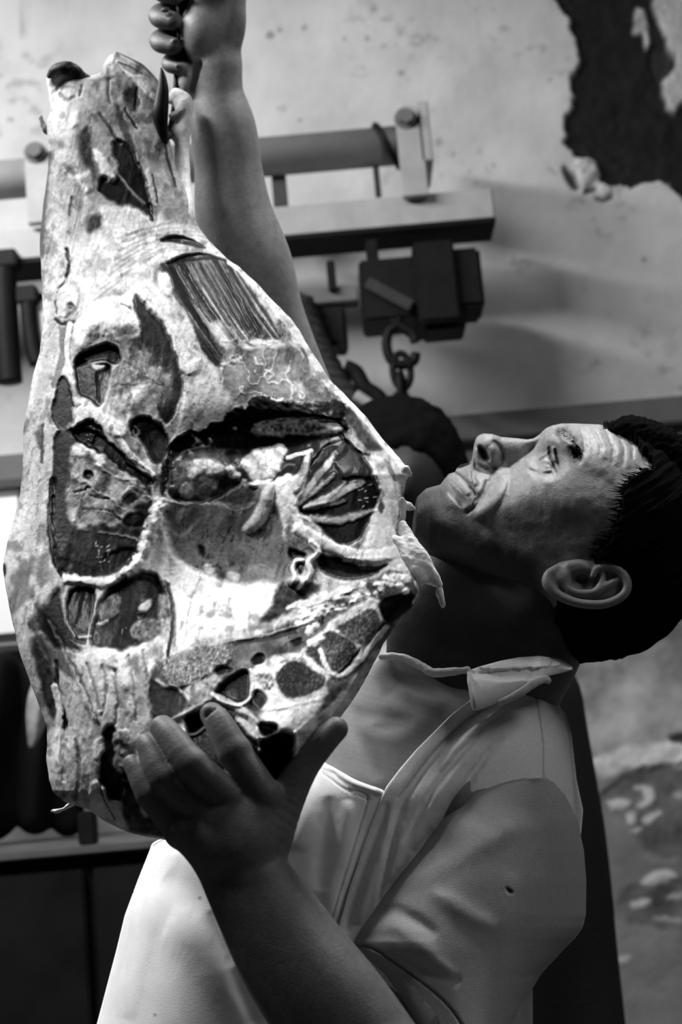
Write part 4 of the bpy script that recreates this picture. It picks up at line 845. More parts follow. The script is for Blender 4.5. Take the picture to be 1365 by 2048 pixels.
tag(lumps('tendon_band', [[(346,232,zt+14,9),(362,224,zt+16,9),(376,212,zt+10,8)]], 2.5, M['meat'], beef, .3), 'grey band across the tendon')
zr = meat_z(1100, .25)
lumps('fat_flap', [[(806,1048,zr,7),(814,1072,zr+8,14),(822,1102,zr+16,24),(836,1122,zr+20,26),(852,1144,zr+16,21),(866,1158,zr+10,14),(879,1170,zr+8,7)],[(812,1112,zr+24,20),(824,1142,zr+34,22),(840,1156,zr+30,16)],[(792,1085,zr+26,15),(804,1120,zr+36,20)]], 3, M['meat'], beef, .88, wob=2.5, mot=.12)
lumps('fat_drip', [[(880,1168,zr+8,4),(879,1184,zr+8,8),(883,1198,zr+8,6),(887,1214,zr+8,3.5)]], 2.5, M['meat'], beef, .9)
lumps('fat_shred', [[(812,940,zr-40,10),(820,950,zr-40,5)],[(806,1008,zr-30,8),(820,1014,zr-30,7),(830,1018,zr-30,3)],[(803,1000,zr-20,6),(806,1030,zr-20,7),(802,1052,zr-20,5)]], 2.5, M['meat'], beef, .7)
lumps('sinew_thread', [[(590,1490,590,9),(588,1520,600,5),(580,1545,610,3.5),(577,1562,615,3.5)],[(577,1562,615,3),(584,1568,615,2.2)],[(577,1562,615,3),(570,1568,615,2.2)]], 2, M['meat'], beef, .85)
lumps('membrane_shred', [[(104,1622,300,2.5),(116,1622,310,4.5),(130,1616,325,4),(148,1604,345,6)]], 2, M['meat'], beef, .85)

# ================================================================== the butcher
M['skin'] = material('skin', None, .5, .35, .2, 900, .12, 120)
M['hair'] = material('dark_hair', .005, .9, .0, .5, 250)
M['shirt'] = material('cotton_pique', None, .85, .15, .25, 1500, .05, 300)
M['apron'] = material('apron_cloth', None, .85, .15, .12, 900, .05, 60)
M['trousers'] = material('dark_trousers', .03, .9, .1, .3, 300)
SK = .21
HZ = -150.0
YT = [(824,1060),(826,1030),(834,995),(853,977),(882,969),(890,957),(896,948),(905,946),(911,944),(914,937),(922,929),(940,925),(945,920),(947,898),(949,886),(953,876),(959,870),(968,867),(985,868),(1003,874),(1030,876),(1056,879),(1068,877),(1080,869),(1092,857),(1105,851),(1125,847),(1150,847),(1175,848),(1200,849),(1240,858),(1280,875),(1320,895),(1360,925),(1395,970),(1420,1020),(1433,1075),(1436,1105)]
YBASE = [(824,1060),(834,995),(853,977),(882,969),(896,952),(914,940),(940,930),(960,935),(990,937),(1020,930),(1050,912),(1075,886),(1092,858),(1105,851)]
YBOT = [(824,1075),(850,1110),(900,1150),(950,1180),(1000,1215),(1050,1250),(1100,1285),(1140,1312),(1200,1304),(1250,1296),(1290,1284),(1340,1250),(1380,1205),(1410,1165),(1436,1112)]
WID = [(824,30),(832,66),(860,100),(900,122),(950,142),(1050,168),(1150,182),(1250,186),(1330,168),(1380,135),(1415,88),(1436,14)]
WN = [(944,10),(947,24),(955,38),(972,47),(990,46),(1004,36),(1025,29),(1050,26),(1070,30),(1085,30)]
def face_canvas():
    c = Canvas(815, 835, 1445, 1330, 2, SK); P, Ln, B = c.poly, c.line, c.blob; X, Y = c.X, c.Y
    P(None, -34, 22, [(1062,900),(1085,893),(1112,905),(1122,930),(1100,945),(1072,938)], warp=0)             # eye socket
    B(None, 20, 1094, 921, 20, 17, soft=5, warp=0)                                                             # eyeball under the lids
    P(None, 16, 14, [(1098,872),(1125,858),(1150,866),(1160,895),(1140,900),(1115,888)], warp=0)               # brow ridge
    P(.36, 0, 1.2, [(1083,919),(1096,909),(1103,918),(1104,929),(1094,925)], warp=0, smooth=False); B(.03, 0, 1099, 915, 4, 5, soft=1, warp=0)
    Ln(.04, -5, 4, [(1080,920),(1090,913),(1100,907)], warp=0); Ln(.05, -7, 5, [(1100,896),(1103,915),(1110,932),(1113,945)], warp=0); Ln(.12, -4, 4, [(1112,900),(1116,920),(1119,938)], warp=0)
    Ln(None, 7, 7, [(1106,898),(1110,918),(1115,936)], warp=0); Ln(.14, -5, 5, [(1060,940),(1080,948),(1105,946)], warp=0, mix=.6); Ln(None, 6, 12, [(1058,928),(1075,935),(1098,938)], warp=0)
    P(.008, 4, 5, [(1112,860),(1130,855),(1150,874),(1154,892),(1138,892),(1118,876)], warp=6, sc=7, mix=.9)    # eyebrow
    for p in [[(1160,856),(1168,875),(1170,900),(1166,915)],[(1178,851),(1194,872),(1201,895),(1200,912)],[(1203,851),(1219,875),(1228,900),(1226,925)],[(1224,856),(1242,882),(1250,905),(1247,930)],[(1246,868),(1262,890),(1268,915)],[(1150,890),(1160,905),(1163,925)]]:
        Ln(.13, -4.5, 2.5, p, warp=4, sc=10, round_=False, mix=.6); Ln(None, 2, 9, [(x+9, y) for x, y in p], warp=4, sc=10, round_=False)
    Ln(.12, -8, 5, [(989,884),(999,893),(1005,908),(1001,926),(990,936)], warp=1, soft=4, round_=False, mix=.4); B(None, 9, 986, 910, 15, 20, soft=8, warp=0)   # wing of the nose
    P(.012, -16, 4, [(958,893),(966,894),(975,905),(980,918),(974,922),(964,912)], warp=1); Ln(None, 7, 8, [(950,900),(958,922),(975,932)], warp=0)
    Ln(.12, -9, 6, [(985,940),(984,958),(972,985),(955,1008),(935,1025)], warp=2, round_=False, mix=.6); Ln(None, 8, 22, [(1004,935),(1005,965),(990,1000),(962,1030)], warp=0)
    Ln(.12, -9, 5, [(975,962),(966,985),(950,1002)], warp=1, round_=False, mix=.5); Ln(.03, -11, 5, [(910,943),(926,955),(940,972),(952,990)], warp=1, round_=False)
    Ln(.15, 6, 12, [(916,935),(935,945),(950,965)], warp=1, mix=.6); Ln(.15, 5, 12, [(898,950),(915,962),(935,985)], warp=1, mix=.6); Ln(.12, -8, 12, [(890,968),(905,985),(925,1005)], warp=0, mix=.4, soft=8)
    P(None, 9, 34, [(1000,975),(1050,960),(1080,985),(1050,1030),(1000,1030)], warp=0); P(None, 9, 34, [(1100,990),(1160,970),(1190,990),(1160,1030),(1110,1025)], warp=0)
    P(None, -8, 34, [(1180,950),(1240,930),(1270,960),(1220,1000),(1180,990)], warp=0); P(None, 16, 26, [(870,1040),(930,1050),(980,1090),(950,1120),(890,1090)], warp=0)
    P(.02, 0, 26, [(815,990),(850,970),(885,965),(905,990),(930,1020),(960,1045),(1010,1080),(1060,1110),(1090,1170),(1060,1260),(960,1200),(860,1120),(815,1080)], warp=14, sc=30, mix=.93)    # dark stubble, deepened to paint in the shade on the jaw
    P(.12, 0, 8, [(925,932),(945,924),(965,935),(955,950),(935,945)], warp=5, sc=8, mix=.5)
    n = fbm(X/4, Y/4, 4, 3); c.a *= .66 + .68*n; P(.09, 0, 40, [(1000,1000),(1060,960),(1150,960),(1220,960),(1240,1010),(1200,1100),(1120,1110),(1040,1080)], warp=20, sc=30, mix=.45); c.a *= .9 + .2*fbm(X/40, Y/40, 2, 3); c.h += 1.4*(n - .5) + 5*(fbm(X/30, Y/30, 7, 2) - .5)  # broad soft patch paints the dim light on the cheek
    c.h = c.blur(c.h, 2)
    return c
FC = face_canvas()
def head_w(X, Y):
    yb = lin(YBASE + YT[26:], X); yB = lin(YBOT, X); yT = lin(YT, X); w0 = lin(WID, X)
    s = np.clip((Y - yb) / (yB - yb), 0, 1)
    w1 = np.where(s < .45, np.clip(1 - (1 - s/.45)**2.3, 0, 1)**.55, np.clip(1 - (np.clip(s - .45, 0, 1)/.55)**2.6, 0, 1)**.5) * w0
    q = np.clip((Y - yT) / 30, 0, 1); wn = lin(WN, X) * (1 - (1-q)**2)**.5 * ((X > 943) & (X < 1092))
    k = 10.0; return np.where(wn > 0, np.maximum(w1, wn) + np.maximum(k - np.abs(w1-wn), 0)**2/(4*k)*(q > .2), w1)
def head_grid():
    nx, nt = 310, 230
    xs = np.concatenate([np.linspace(824.5, 830, 6), np.linspace(831, 1110, 170), np.linspace(1112, 1425, 126), np.linspace(1428, 1435.5, 8)])
    t = np.linspace(0, 1, nt); t = .45*t + .55*(.5 - .5*np.cos(np.pi*t))
    X = np.repeat(xs[:, None], nt, 1); yT = smooth1(lin(YT, xs), 1); yB = smooth1(lin(YBOT, xs), 4)
    Y = yT[:, None] + (yB - yT)[:, None]*t
    w_ = head_w(X, Y); w_[:, 0] = 0; w_[:, -1] = 0
    for _ in range(3):
        p = np.pad(w_, 1, mode='edge'); b_ = (p[:-2, 1:-1] + p[2:, 1:-1] + p[1:-1, :-2] + p[1:-1, 2:] + 4*w_)/8; b_[:, 0] = 0; b_[:, -1] = 0; w_ = b_
    h = FC.samp(FC.h, X, Y) * np.clip(w_/22, 0, 1)
    return X, Y, np.maximum(w_ + h, 0), w_, FC.samp(FC.a, X, Y)
def head_mesh():
    X, Y, w_, _, a = head_grid(); n, m_ = X.shape
    PX = np.concatenate([X, X[:, ::-1][:, 1:-1]], 1); PY = np.concatenate([Y, Y[:, ::-1][:, 1:-1]], 1)
    PZ = np.concatenate([HZ + w_, HZ - w_[:, ::-1][:, 1:-1]], 1); A = np.concatenate([a, a[:, ::-1][:, 1:-1]], 1)
    k = PX.shape[1]; g = np.arange(n*k).reshape(n, k); g2 = np.roll(g, -1, 1)
    Q = np.stack([g[:-1], g2[:-1], g2[1:], g[1:]], -1).reshape(-1, 4)
    return np.stack([PX, PY, PZ], -1).reshape(-1, 3), Q, A.ravel()
def ear_field(sg=1):
    f = Field((1070, 1090, -70), (1285, 1235, 110), 2.2)
    def z(x, y): return .30*(y - 1150) + 8
    f.ell((1172,1166,z(0,1166)-6), (84,42,13), 6, axes=[(1,.04,0),(0,1,.3),(0,-.3,1)])
    f.ell((1160,1145,-14), (60,30,34), 10)
    f.ell((1178,1162,z(0,1162)+12), (50,22,17), 6, sub=True, axes=[(1,.04,0),(0,1,.3),(0,-.3,1)])
    rim = [(1186,1152,6),(1196,1138,8),(1222,1134,9),(1246,1147,9),(1256,1170,9),(1246,1192,9),(1215,1207,9),(1180,1209,9),(1145,1203,9),(1115,1188,10),(1097,1168,12),(1098,1150,10),(1112,1138,8)]
    R = crom(rim, 4); f.chain([(x, y, z(x, y) + 9, r) for x, y, r in R], 5)
    for ch_ in ([(1236,1160,6),(1215,1172,8),(1190,1185,8),(1160,1187,8),(1138,1178,8),(1126,1160,9)], [(1206,1150,5),(1204,1165,7),(1195,1182,7)], [(1140,1132,8),(1160,1130,9),(1178,1138,7)]):
        f.chain([(x, y, z(x, y) + 6, r) for x, y, r in crom(ch_, 4)], 7)
    f.ell((1120,1158,z(0,1158)+4), (22,20,12), 8); f.ell((1165,1158,z(0,1160)), (13,9,26), 4, sub=True)
    P, Q = f.mesh(); P = f.snap(P, Q, 2); zz = float(head_w(np.array(1170.), np.array(1160.)))
    P[:, 2] += zz + 4
    if sg < 0: P[:, 2] = -P[:, 2]; Q = Q[:, ::-1]
    P[:, 2] += HZ
    return P, Q, np.full(len(P), SK*.9)
def neck_mesh():
    f = Field((700, 1040, -420), (1280, 1620, 160), 7)
    f.chain([(1080,1150,HZ,140),(1000,1300,HZ,158),(940,1440,HZ-60,130)], 20); f.chain([(950,1130,HZ,95),(900,1240,HZ,118),(885,1340,HZ-10,112),(880,1420,HZ-70,110)], 50)
    P, Q = f.mesh(); P = f.snap(P, Q); return P, Q, .022 + (SK*.35 - .022)*sstep(960, 1100, P[:, 0])  # throat toned nearly black: shade below the chin put into the skin
def skin_tone(P, base, seed=1):
    return base*(.78 + .44*fbm(P[:, 0]/6, (P[:, 1] + .6*P[:, 2])/6, seed, 3))*(.88 + .24*fbm(P[:, 0]/45, P[:, 1]/45, seed + 2, 3))
def right_arm():
    f = Field((285, -130, -700), (740, 1010, -380), 3.2); z = -520
    f.chain([(433,130,z,52),(434,190,z,54),(447,260,z,66),(457,340,z,68),(468,430,z,78),(497,530,z-5,88),(525,640,z-20,86),(575,780,z-50,88),(640,920,z-80,80)], 26, n=18)
    f.seg((640,920,z-80), (700,1150,z-40), 80, 92, 20)
    f.ell((425,60,z), (62,78,46), 20); f.ell((400,62,z+18), (38,58,40), 14); f.ell((462,10,z), (30,80,44), 20); f.ell((378,158,z+14), (22,34,26), 12); f.ell((430,-40,z), (60,70,44), 20)
    f.chain([(400,128,z+34,9),(384,178,z+30,7)], 4, sub=True)
    # curled fingers, from little finger up
    for y0, xk, r in [(128,341,17),(84,322,21),(34,321,22),(-18,326,22),(-66,330,21)][:4]:
        f.chain([(425,y0-16,z-38,r),(365,y0-14,z-44,r*1.02),(xk+2,y0-6,z-22,r*1.03),(xk+2,y0+2,z+8,r),(xk+24,y0+8,z+26,r*.9)], 5)
    f.chain([(440,-60,z+30,26),(390,-70,z+44,22),(350,-60,z+44,19)], 8)
    for x, y, r in [(351,80,5),(330,20,6),(357,132,5)]: f.ell((x, y, z+42), (r+3, r, 4), 3)
    P, Q = f.mesh(); P = f.snap(P, Q); P = relax(P, Q, 1)
    c = Canvas(280, -130, 710, 1160, 3, 0)
    for p, h in [([(430,200),(432,260),(440,330)], 5), ([(452,215),(455,280),(462,340)], 4), ([(470,140),(476,190),(486,240)], 4)]: c.line(None, h, 12, p, soft=8, warp=2)
    c.line(None, -7, 7, [(372,110),(400,122),(430,120),(460,108)], soft=4, round_=False); c.line(None, -5, 5, [(425,0),(440,18),(452,35)], soft=3, round_=False); c.line(None, -6, 8, [(394,196),(398,170),(412,150)], soft=4, round_=False)
    N = vnormals(P, Q); P[:, 2] += c.samp(c.h, P[:, 0], P[:, 1]) * (N[:, 2] > 0)
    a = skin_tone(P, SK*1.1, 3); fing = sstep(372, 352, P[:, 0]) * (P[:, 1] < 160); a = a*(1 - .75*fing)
    return P, Q, a
def left_arm():
    f = Field((225, 1370, 480), (900, 2290, 960), 3.6)
    # forearm and wrist
    fl = ((0.1, 0, 1), 1.18)
    f.chain([(470,1690,668,92),(486,1745,672,86),(530,1820,690,98),(590,1920,715,112),(668,2030,745,122),(760,2170,770,128)], 22, flat=fl, n=18)
    f.seg((760,2170,770), (900,2250,700), 126, 130, 20)
    # back of the hand
    for kx, ky in [(524,1592),(458,1596),(408,1624),(366,1662)]: f.seg((475,1700,668), (kx, ky, 672), 74, 40, 26)
    f.ell((455,1650,664), (92,78,48), 20, rot=-30)
    fing = {'index': [(524,1592,680,39),(470,1505,672,34),(440,1450,650,29),(424,1428,632,24)],
            'middle': [(458,1598,684,38),(384,1532,694,35),(345,1480,664,30),(326,1457,640,27)],
            'ring': [(408,1626,680,36),(330,1558,682,31),(303,1505,655,26),(294,1488,640,23)],
            'little': [(366,1664,668,34),(300,1590,668,27),(276,1545,648,23),(265,1528,636,20)]}
    for k_, ch_ in fing.items():
        f.chain(ch_, 5)
        f.ell(ch_[1][:3], (ch_[1][3]*1.04,)*3, 6)
    f.chain([(520,1690,660,62),(566,1605,640,42),(606,1535,632,32),(645,1486,628,28),(672,1458,622,25)], 10)
    # nails and creases
    f.ell((420,1424,653), (15,17,9), 2, sub=True, rot=-25); f.ell((420,1425,649), (14,16,9), 1, rot=-25)
    P, Q = f.mesh(); P = f.snap(P, Q); P = relax(P, Q, 1)
    c = Canvas(225, 1370, 900, 2290, 3, 0); 
    for p, h, wd in [([(452,1518),(475,1500),(500,1505)], -5, 4), ([(458,1530),(480,1512),(502,1518)], -4, 4), ([(360,1545),(385,1522),(410,1525)], -5, 4), ([(368,1556),(392,1535),(414,1538)], -4, 4), ([(310,1560),(330,1545),(350,1548)], -5, 4), ([(283,1585),(296,1572),(312,1580)], -5, 4),
                     ([(430,1745),(490,1745),(560,1715)], -6, 5), ([(450,1760),(510,1757),(580,1725)], -6, 5), ([(470,1738),(520,1728),(560,1700)], -4, 4)]: c.line(None, h, wd, p, soft=3, round_=False, warp=2)
    for p in [[(520,1600),(500,1650),(490,1700)],[(455,1605),(465,1650),(472,1700)],[(405,1630),(440,1670),(460,1710)]]: c.line(None, 7, 16, p, soft=10, warp=2)
    N = vnormals(P, Q); P[:, 2] += c.samp(c.h, P[:, 0], P[:, 1])*(N[:, 2] > 0)
    P[:, 2] += 75
    return P, Q, skin_tone(P, SK*.6, 5)  # skin darker than the right arm, painting in the meat's shade
def torso_core():
    f = Field((300, 1380, -560), (1180, 2420, 960), 12); f.chain([(960,1640,60,95),(960,1900,110,105),(950,2150,250,110),(880,2260,640,118)], 10)
    f.chain([(900,1480,-170,170),(800,1700,-170,280),(720,2000,-170,330),(690,2300,-170,330)], 40)
    P, Q = f.mesh(); return P, Q, np.full(len(P), SK)
def right_upper_arm():
    f = Field((540, 850, -780), (1010, 1640, -200), 8)
    f.chain([(636,915,-600,79),(665,1030,-590,88),(705,1160,-560,92),(770,1310,-490,108),(850,1450,-380,125)], 20)
    P, Q = f.mesh(); P = f.snap(P, Q); return P, Q, skin_tone(P, SK*1.1, 3)
def build_body():
    Vs, Qs, As, n = [], [], [], 0
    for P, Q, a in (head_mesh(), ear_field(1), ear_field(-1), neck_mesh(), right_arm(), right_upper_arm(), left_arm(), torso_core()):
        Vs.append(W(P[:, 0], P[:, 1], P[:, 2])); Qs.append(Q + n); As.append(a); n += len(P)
    o = mk('person', np.concatenate(Vs), np.concatenate(Qs), M['skin'], None, np.clip(np.concatenate(As), .01, .9))
    return o
man = build_body()
tag(man, 'butcher in a pale polo shirt and white apron looking up, lifting the beef quarter', 'person')

# hair: a thick shell over the scalp, forelock at the crown
def build_hair():
    X, Y, w_, w0, a = head_grid()
    c = Canvas(1000, 820, 1450, 1340, 2, 0)
    c.poly(1, 0, 3, [(1196,838),(1210,849),(1240,866),(1272,892),(1296,920),(1312,944),(1290,946),(1262,962),(1246,1000),(1236,1040),(1220,1075),(1198,1098),(1178,1112),(1205,1118),(1240,1132),(1262,1165),(1250,1200),(1200,1214),(1150,1208),(1118,1196),(1112,1230),(1125,1290),(1132,1330),(1460,1330),(1460,800),(1240,800)], warp=9, sc=10, smooth=False)
    m_ = c.samp(c.a, X, Y) * (X > 1010)
    st = fbm((X*.5 + Y*.9)/7, (X*.9 - Y*.5)/70, 3, 3)
    off = 15*m_*(.6 + .8*st) + 3*m_
    n, k = X.shape; yT = Y[:, :1]; yB = Y[:, -1:]; mid = (yT + yB)/2; hh = (yB - yT)/2 + 1e-6
    s = np.clip((Y - mid)/hh, -1, 1); ww = np.maximum(w_, 0) + off*np.sqrt(np.clip(1 - s**2, 0, 1)); YY = Y + off*s
    PX = np.concatenate([X, X[:, ::-1]], 1); PY = np.concatenate([YY, YY[:, ::-1]], 1); PZ = np.concatenate([HZ + ww, HZ - ww[:, ::-1]], 1); MM = np.concatenate([m_, m_[:, ::-1]], 1)
    kk = PX.shape[1]; g = np.arange(n*kk).reshape(n, kk); g2 = np.roll(g, -1, 1)
    Q = np.stack([g[:-1], g2[:-1], g2[1:], g[1:]], -1).reshape(-1, 4); Q = Q[MM.ravel()[Q].max(1) > .4]
    P = np.stack([PX, PY, PZ], -1).reshape(-1, 3)
    u, inv = np.unique(Q, return_inverse=True); P = P[u]; Q = inv.reshape(-1, 4)
    f = Field((1190, 815, HZ-160), (1450, 1010, HZ+150), 4)
    for dz in (-95, -50, 0, 45): f.chain([(1232,856+abs(dz)*.10,HZ+dz,16),(1262,858+abs(dz)*.12,HZ+dz,27),(1310,882+abs(dz)*.12,HZ+dz,38),(1362,925,HZ+dz,45)], 14)
    P2, Q2 = f.mesh(); N2 = vnormals(P2, Q2); P2 = P2 + (9*(fbm((P2[:, 0]+P2[:, 1])/9, (P2[:, 1]+P2[:, 2])/12, 4, 3) - .5))[:, None]*N2
    # tufts along the hairline
    Vs = [W(P[:, 0], P[:, 1], P[:, 2]), W(P2[:, 0], P2[:, 1], P2[:, 2])]; Qs = [Q, Q2 + len(P)]; n_ = len(P) + len(P2)
    rr = np.random.default_rng(3)
    for i in range(150):
        t = rr.random(); p = crom([(1312,944),(1285,948),(1262,962),(1246,1000),(1236,1040),(1220,1075),(1195,1098)], 20); j = int(t*(len(p)-2)); x, y = p[j] + rr.normal(0, 4, 2)
        z = HZ + float(head_w(np.array(x + 8), np.array(y))) + 4; L = 14 + 18*rr.random(); d = np.array([-.75, -.35 + .5*rr.random()]) + rr.normal(0, .25, 2)
        pts = np.array([[x + 14, y + 6, z + 4], [x + 6 + d[0]*L*.3, y + d[1]*L*.3, z + 7], [x + d[0]*L, y + d[1]*L, z + 3]])
        V, q, T = tube(W(pts[:, 0], pts[:, 1], pts[:, 2]), np.array([.0006, .0005, .00012]), 4); Vs.append(V); Qs.append(np.asarray(q) + n_); n_ += len(V)
    for i in range(220):                                   # eyebrows
        t = rr.random(); sg = 1 if i % 2 else -1; p = crom([(1108,862),(1124,864),(1140,876),(1150,892),(1152,906)], 20); j = int(t*(len(p)-2)); x, y = p[j] + rr.normal(0, 4.5, 2)
        wz = max(float(head_w(np.array(x), np.array(y))) + float(FC.samp(FC.h, x, y)), 6); d = np.array([.35, .75]) + rr.normal(0, .25, 2); L = 13 + 8*rr.random()
        pts = np.array([[x, y, HZ + sg*(wz - 1)], [x + d[0]*L*.5 + 2, y + d[1]*L*.5, HZ + sg*(wz + 5)], [x + d[0]*L, y + d[1]*L, HZ + sg*(wz + 4)]])
        V, q, T = tube(W(pts[:, 0], pts[:, 1], pts[:, 2]), np.array([.0005, .0004, .0001]), 4); Vs.append(V); Qs.append(np.asarray(q) + n_); n_ += len(V)
    o = mk('hair', np.concatenate(Vs), np.concatenate(Qs), M['hair'], man); o['label'] = 'short dark hair, receding at the temple'
build_hair()

# ------------------------------------------------------------------ clothing of the butcher
def shell(name, lo, hi, a0, a1, na, nb, zf, thick, mat, parent, cv=None, tone=.6, cols=False, solid=None):
    """cloth panel between two traced edges lo(a), hi(a); rows by default, columns if cols; thickness in depth pixels"""
    av = np.linspace(a0, a1, na); l = smooth1(lin(lo, av), 2); h = smooth1(lin(hi, av), 2)
    t = np.linspace(0, 1, nb); t = .7*t + .3*(.5 - .5*np.cos(np.pi*t))
    B_ = l[:, None] + (h - l)[:, None]*t; A_ = np.repeat(av[:, None], nb, 1)
    X, Y = (A_, B_) if cols else (B_, A_)
    Z = zf(X, Y, t[None, :] + 0*B_)
    if cv is not None: Z = Z + cv.samp(cv.h, X, Y)
    al = cv.samp(cv.a, X, Y) if cv is not None else np.full(X.shape, tone)
    e = np.minimum(np.minimum(t, 1-t)[None, :]*nb/2.0, np.minimum(np.arange(na), np.arange(na)[::-1])[:, None]/2.0); e = np.clip(e, 0, 1)**.5
    Zb = solid(X, Y, t[None, :] + 0*B_) if solid else Z - thick
    mid = (Z + Zb)/2 if not solid else Z
    Zf_ = mid + (Z - mid)*e; Zb_ = (mid + (Zb - mid)*e) if not solid else Zb
    P = np.concatenate([np.stack([X, Y, Zf_], -1).reshape(-1, 3), np.stack([X, Y, Zb_], -1).reshape(-1, 3)])
    g = np.arange(na*nb).reshape(na, nb); o = na*nb
    q = lambda a, b_, c_, d: np.stack([a, b_, c_, d], -1).reshape(-1, 4)
    Qf = q(g[:-1, :-1], g[1:, :-1], g[1:, 1:], g[:-1, 1:]); Qb = Qf[:, ::-1] + o
    rim = np.concatenate([g[0, :], g[1:, -1], g[-1, ::-1][1:], g[::-1, 0][1:]]); r0, r1 = rim[:-1], rim[1:]
    Qr = np.stack([r0, r1, r1 + o, r0 + o], 1)
    Q = np.concatenate([Qf, Qb, Qr])
    if cols: Q = Q[:, ::-1]
    return mk(name, W(P[:, 0], P[:, 1], P[:, 2]), Q, mat, parent, np.concatenate([al.ravel(), al.ravel()]))
def weave(c, a=.06):
    X, Y = c.X, c.Y; c.a *= 1 + a*np.sin((Y*.96 + X*.12)*1.15) + .10*(fbm(X/4, Y/4, 3, 2) - .5); return c
TL = [(1312,766),(1330,748),(1346,735),(1400,690),(1450,655),(1530,600),(1600,500),(1690,312),(1830,257),(2048,202),(2320,125)]
TR = [(1312,800),(1330,845),(1345,905),(1352,1010),(1358,1095),(1420,1126),(1470,1138),(1560,1146),(1700,1150),(1850,1110),(2048,1000),(2320,960)]
ZFY = [(1312,-60),(1400,-10),(1500,70),(1580,115),(1700,125),(2320,140)]
def torso_z(X, Y, t=None):
    l = slin(TL, Y, 300); h = slin(TR, Y, 300); s = np.clip((X - l)/(h - l + 1e-6), 0, 1); pr = np.clip(1 - np.abs(2*s-1)**3.6, 0, 1)**.5
    return -210 + (slin(ZFY, Y) + 210)*pr
c = Canvas(100, 1300, 1200, 2330, 4, .24)  # inner shirt toned down for the shade the meat throws on it
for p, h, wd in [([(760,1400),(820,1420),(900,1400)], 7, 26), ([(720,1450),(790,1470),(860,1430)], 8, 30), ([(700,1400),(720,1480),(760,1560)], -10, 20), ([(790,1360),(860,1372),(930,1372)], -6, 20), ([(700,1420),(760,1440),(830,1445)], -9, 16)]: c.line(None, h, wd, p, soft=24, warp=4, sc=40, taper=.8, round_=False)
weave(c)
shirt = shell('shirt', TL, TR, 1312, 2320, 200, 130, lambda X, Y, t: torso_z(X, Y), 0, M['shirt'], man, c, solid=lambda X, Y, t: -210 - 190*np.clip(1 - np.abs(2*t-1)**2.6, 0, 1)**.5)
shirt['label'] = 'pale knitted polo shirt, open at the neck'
# near front panel with placket
PLc = [(1356,1040),(1370,1008),(1395,948),(1430,902),(1470,862),(1500,832),(1540,798),(1572,774),(1580,770),(1640,748),(1700,727),(1770,702),(1840,682),(1900,668),(2100,640)]
PRc = [(1356,1098),(1370,1104),(1400,1120),(1430,1134),(1470,1144),(1560,1154),(1620,1167),(1700,1160),(1850,1115),(2100,990)]
c = Canvas(600, 1330, 1200, 2110, 2.5, .80); Ln = c.line  # panel toned lighter than the sleeve for the light on the shoulder
for p, h, wd, s_ in [([(1060,1366),(1000,1398),(952,1432),(885,1493),(834,1558),(803,1612),(775,1727),(752,1830)], -20, 9, 12), ([(983,1440),(921,1520),(862,1600),(812,1680),(772,1763),(752,1830)], 13, 26, 16), ([(1010,1470),(960,1530),(921,1588),(885,1645),(839,1706),(775,1790),(752,1840)], -22, 10, 14),
                  ([(1040,1400),(985,1430),(930,1480),(880,1545)], 11, 18, 12), ([(1020,1420),(960,1465),(905,1530),(850,1610),(806,1690)], -16, 7, 10), ([(870,1680),(820,1740),(770,1810)], 10, 16, 12), ([(860,1700),(810,1770),(765,1840)], -14, 7, 8), ([(800,1620),(765,1700),(735,1780),(712,1850)], 12, 26, 18), ([(776,1600),(745,1700),(712,1800),(690,1870)], -14, 12, 14), ([(1120,1420),(1110,1400),(1092,1365)], -12, 14, 12)]:
    Ln(None, h, wd, p, soft=s_, warp=3, sc=30, taper=.85, round_=False)
Ln(.22, -4, 3, [(1070,1383),(1085,1465),(1088,1558)], warp=1, mix=.7); Ln(.3, -5, 3, [(985,1407),(925,1448),(880,1490),(835,1545),(797,1595)], warp=1, mix=.7)
weave(c)
fp = shell('front_panel', PLc, PRc, 1356, 2100, 260, 150, lambda X, Y, t: torso_z(X, Y) + 26 + 16*np.clip(1 - t*5, 0, 1) - 12*np.exp(-((X-1090)/90)**2 - ((Y-1370)/90)**2), 7, M['shirt'], man, c)
# sleeve
SL = [(1556,1060),(1562,1000),(1575,952),(1590,918),(1640,876),(1700,832),(1760,786),(1820,742),(1860,716),(1885,704),(1900,712),(1945,768),(1990,800),(2048,836),(2200,915)]
SR = [(1556,1090),(1562,1106),(1590,1131),(1640,1156),(1700,1169),(1760,1174),(1830,1173),(1855,1166),(1875,1152),(1900,1128),(1950,1082),(2000,1052),(2048,1030),(2200,985)]
c = Canvas(680, 1540, 1200, 2210, 2.5, .33); Ln = c.line  # same cloth as the panel, its shaded side painted darker
for p, h, wd, s_ in [([(800,1770),(880,1735),(973,1686),(1030,1650)], 8, 18, 26), ([(860,1780),(930,1822),(993,1860)], 9, 14, 20), ([(735,1830),(790,1822),(834,1842),(875,1872)], -13, 10, 14), ([(720,1868),(780,1850),(830,1880),(880,1930),(905,1960)], 12, 18, 18), ([(760,1890),(820,1920),(880,1950),(925,1965)], -9, 9, 14), ([(1024,1742),(1010,1880),(993,2060)], 8, 10, 26),
                  ([(920,1600),(960,1640),(1010,1660)], -6, 14, 22), ([(880,1660),(900,1720),(880,1790)], -7, 16, 26), ([(1060,1900),(1040,1960),(1000,2050)], -6, 14, 20), ([(1121,1580),(1157,1655),(1170,1737),(1168,1840)], -6, 5, 5)]: Ln(None, h*.5, wd, p, soft=s_*1.5, warp=3, sc=30, taper=.85, round_=False)
Ln(.15, -8, 5, [(708,1890),(740,1895),(785,1920),(870,1985),(905,2020),(932,2060)], warp=1, mix=.7); Ln(None, 8, 22, [(745,1915),(800,1965),(860,2040)], soft=10)
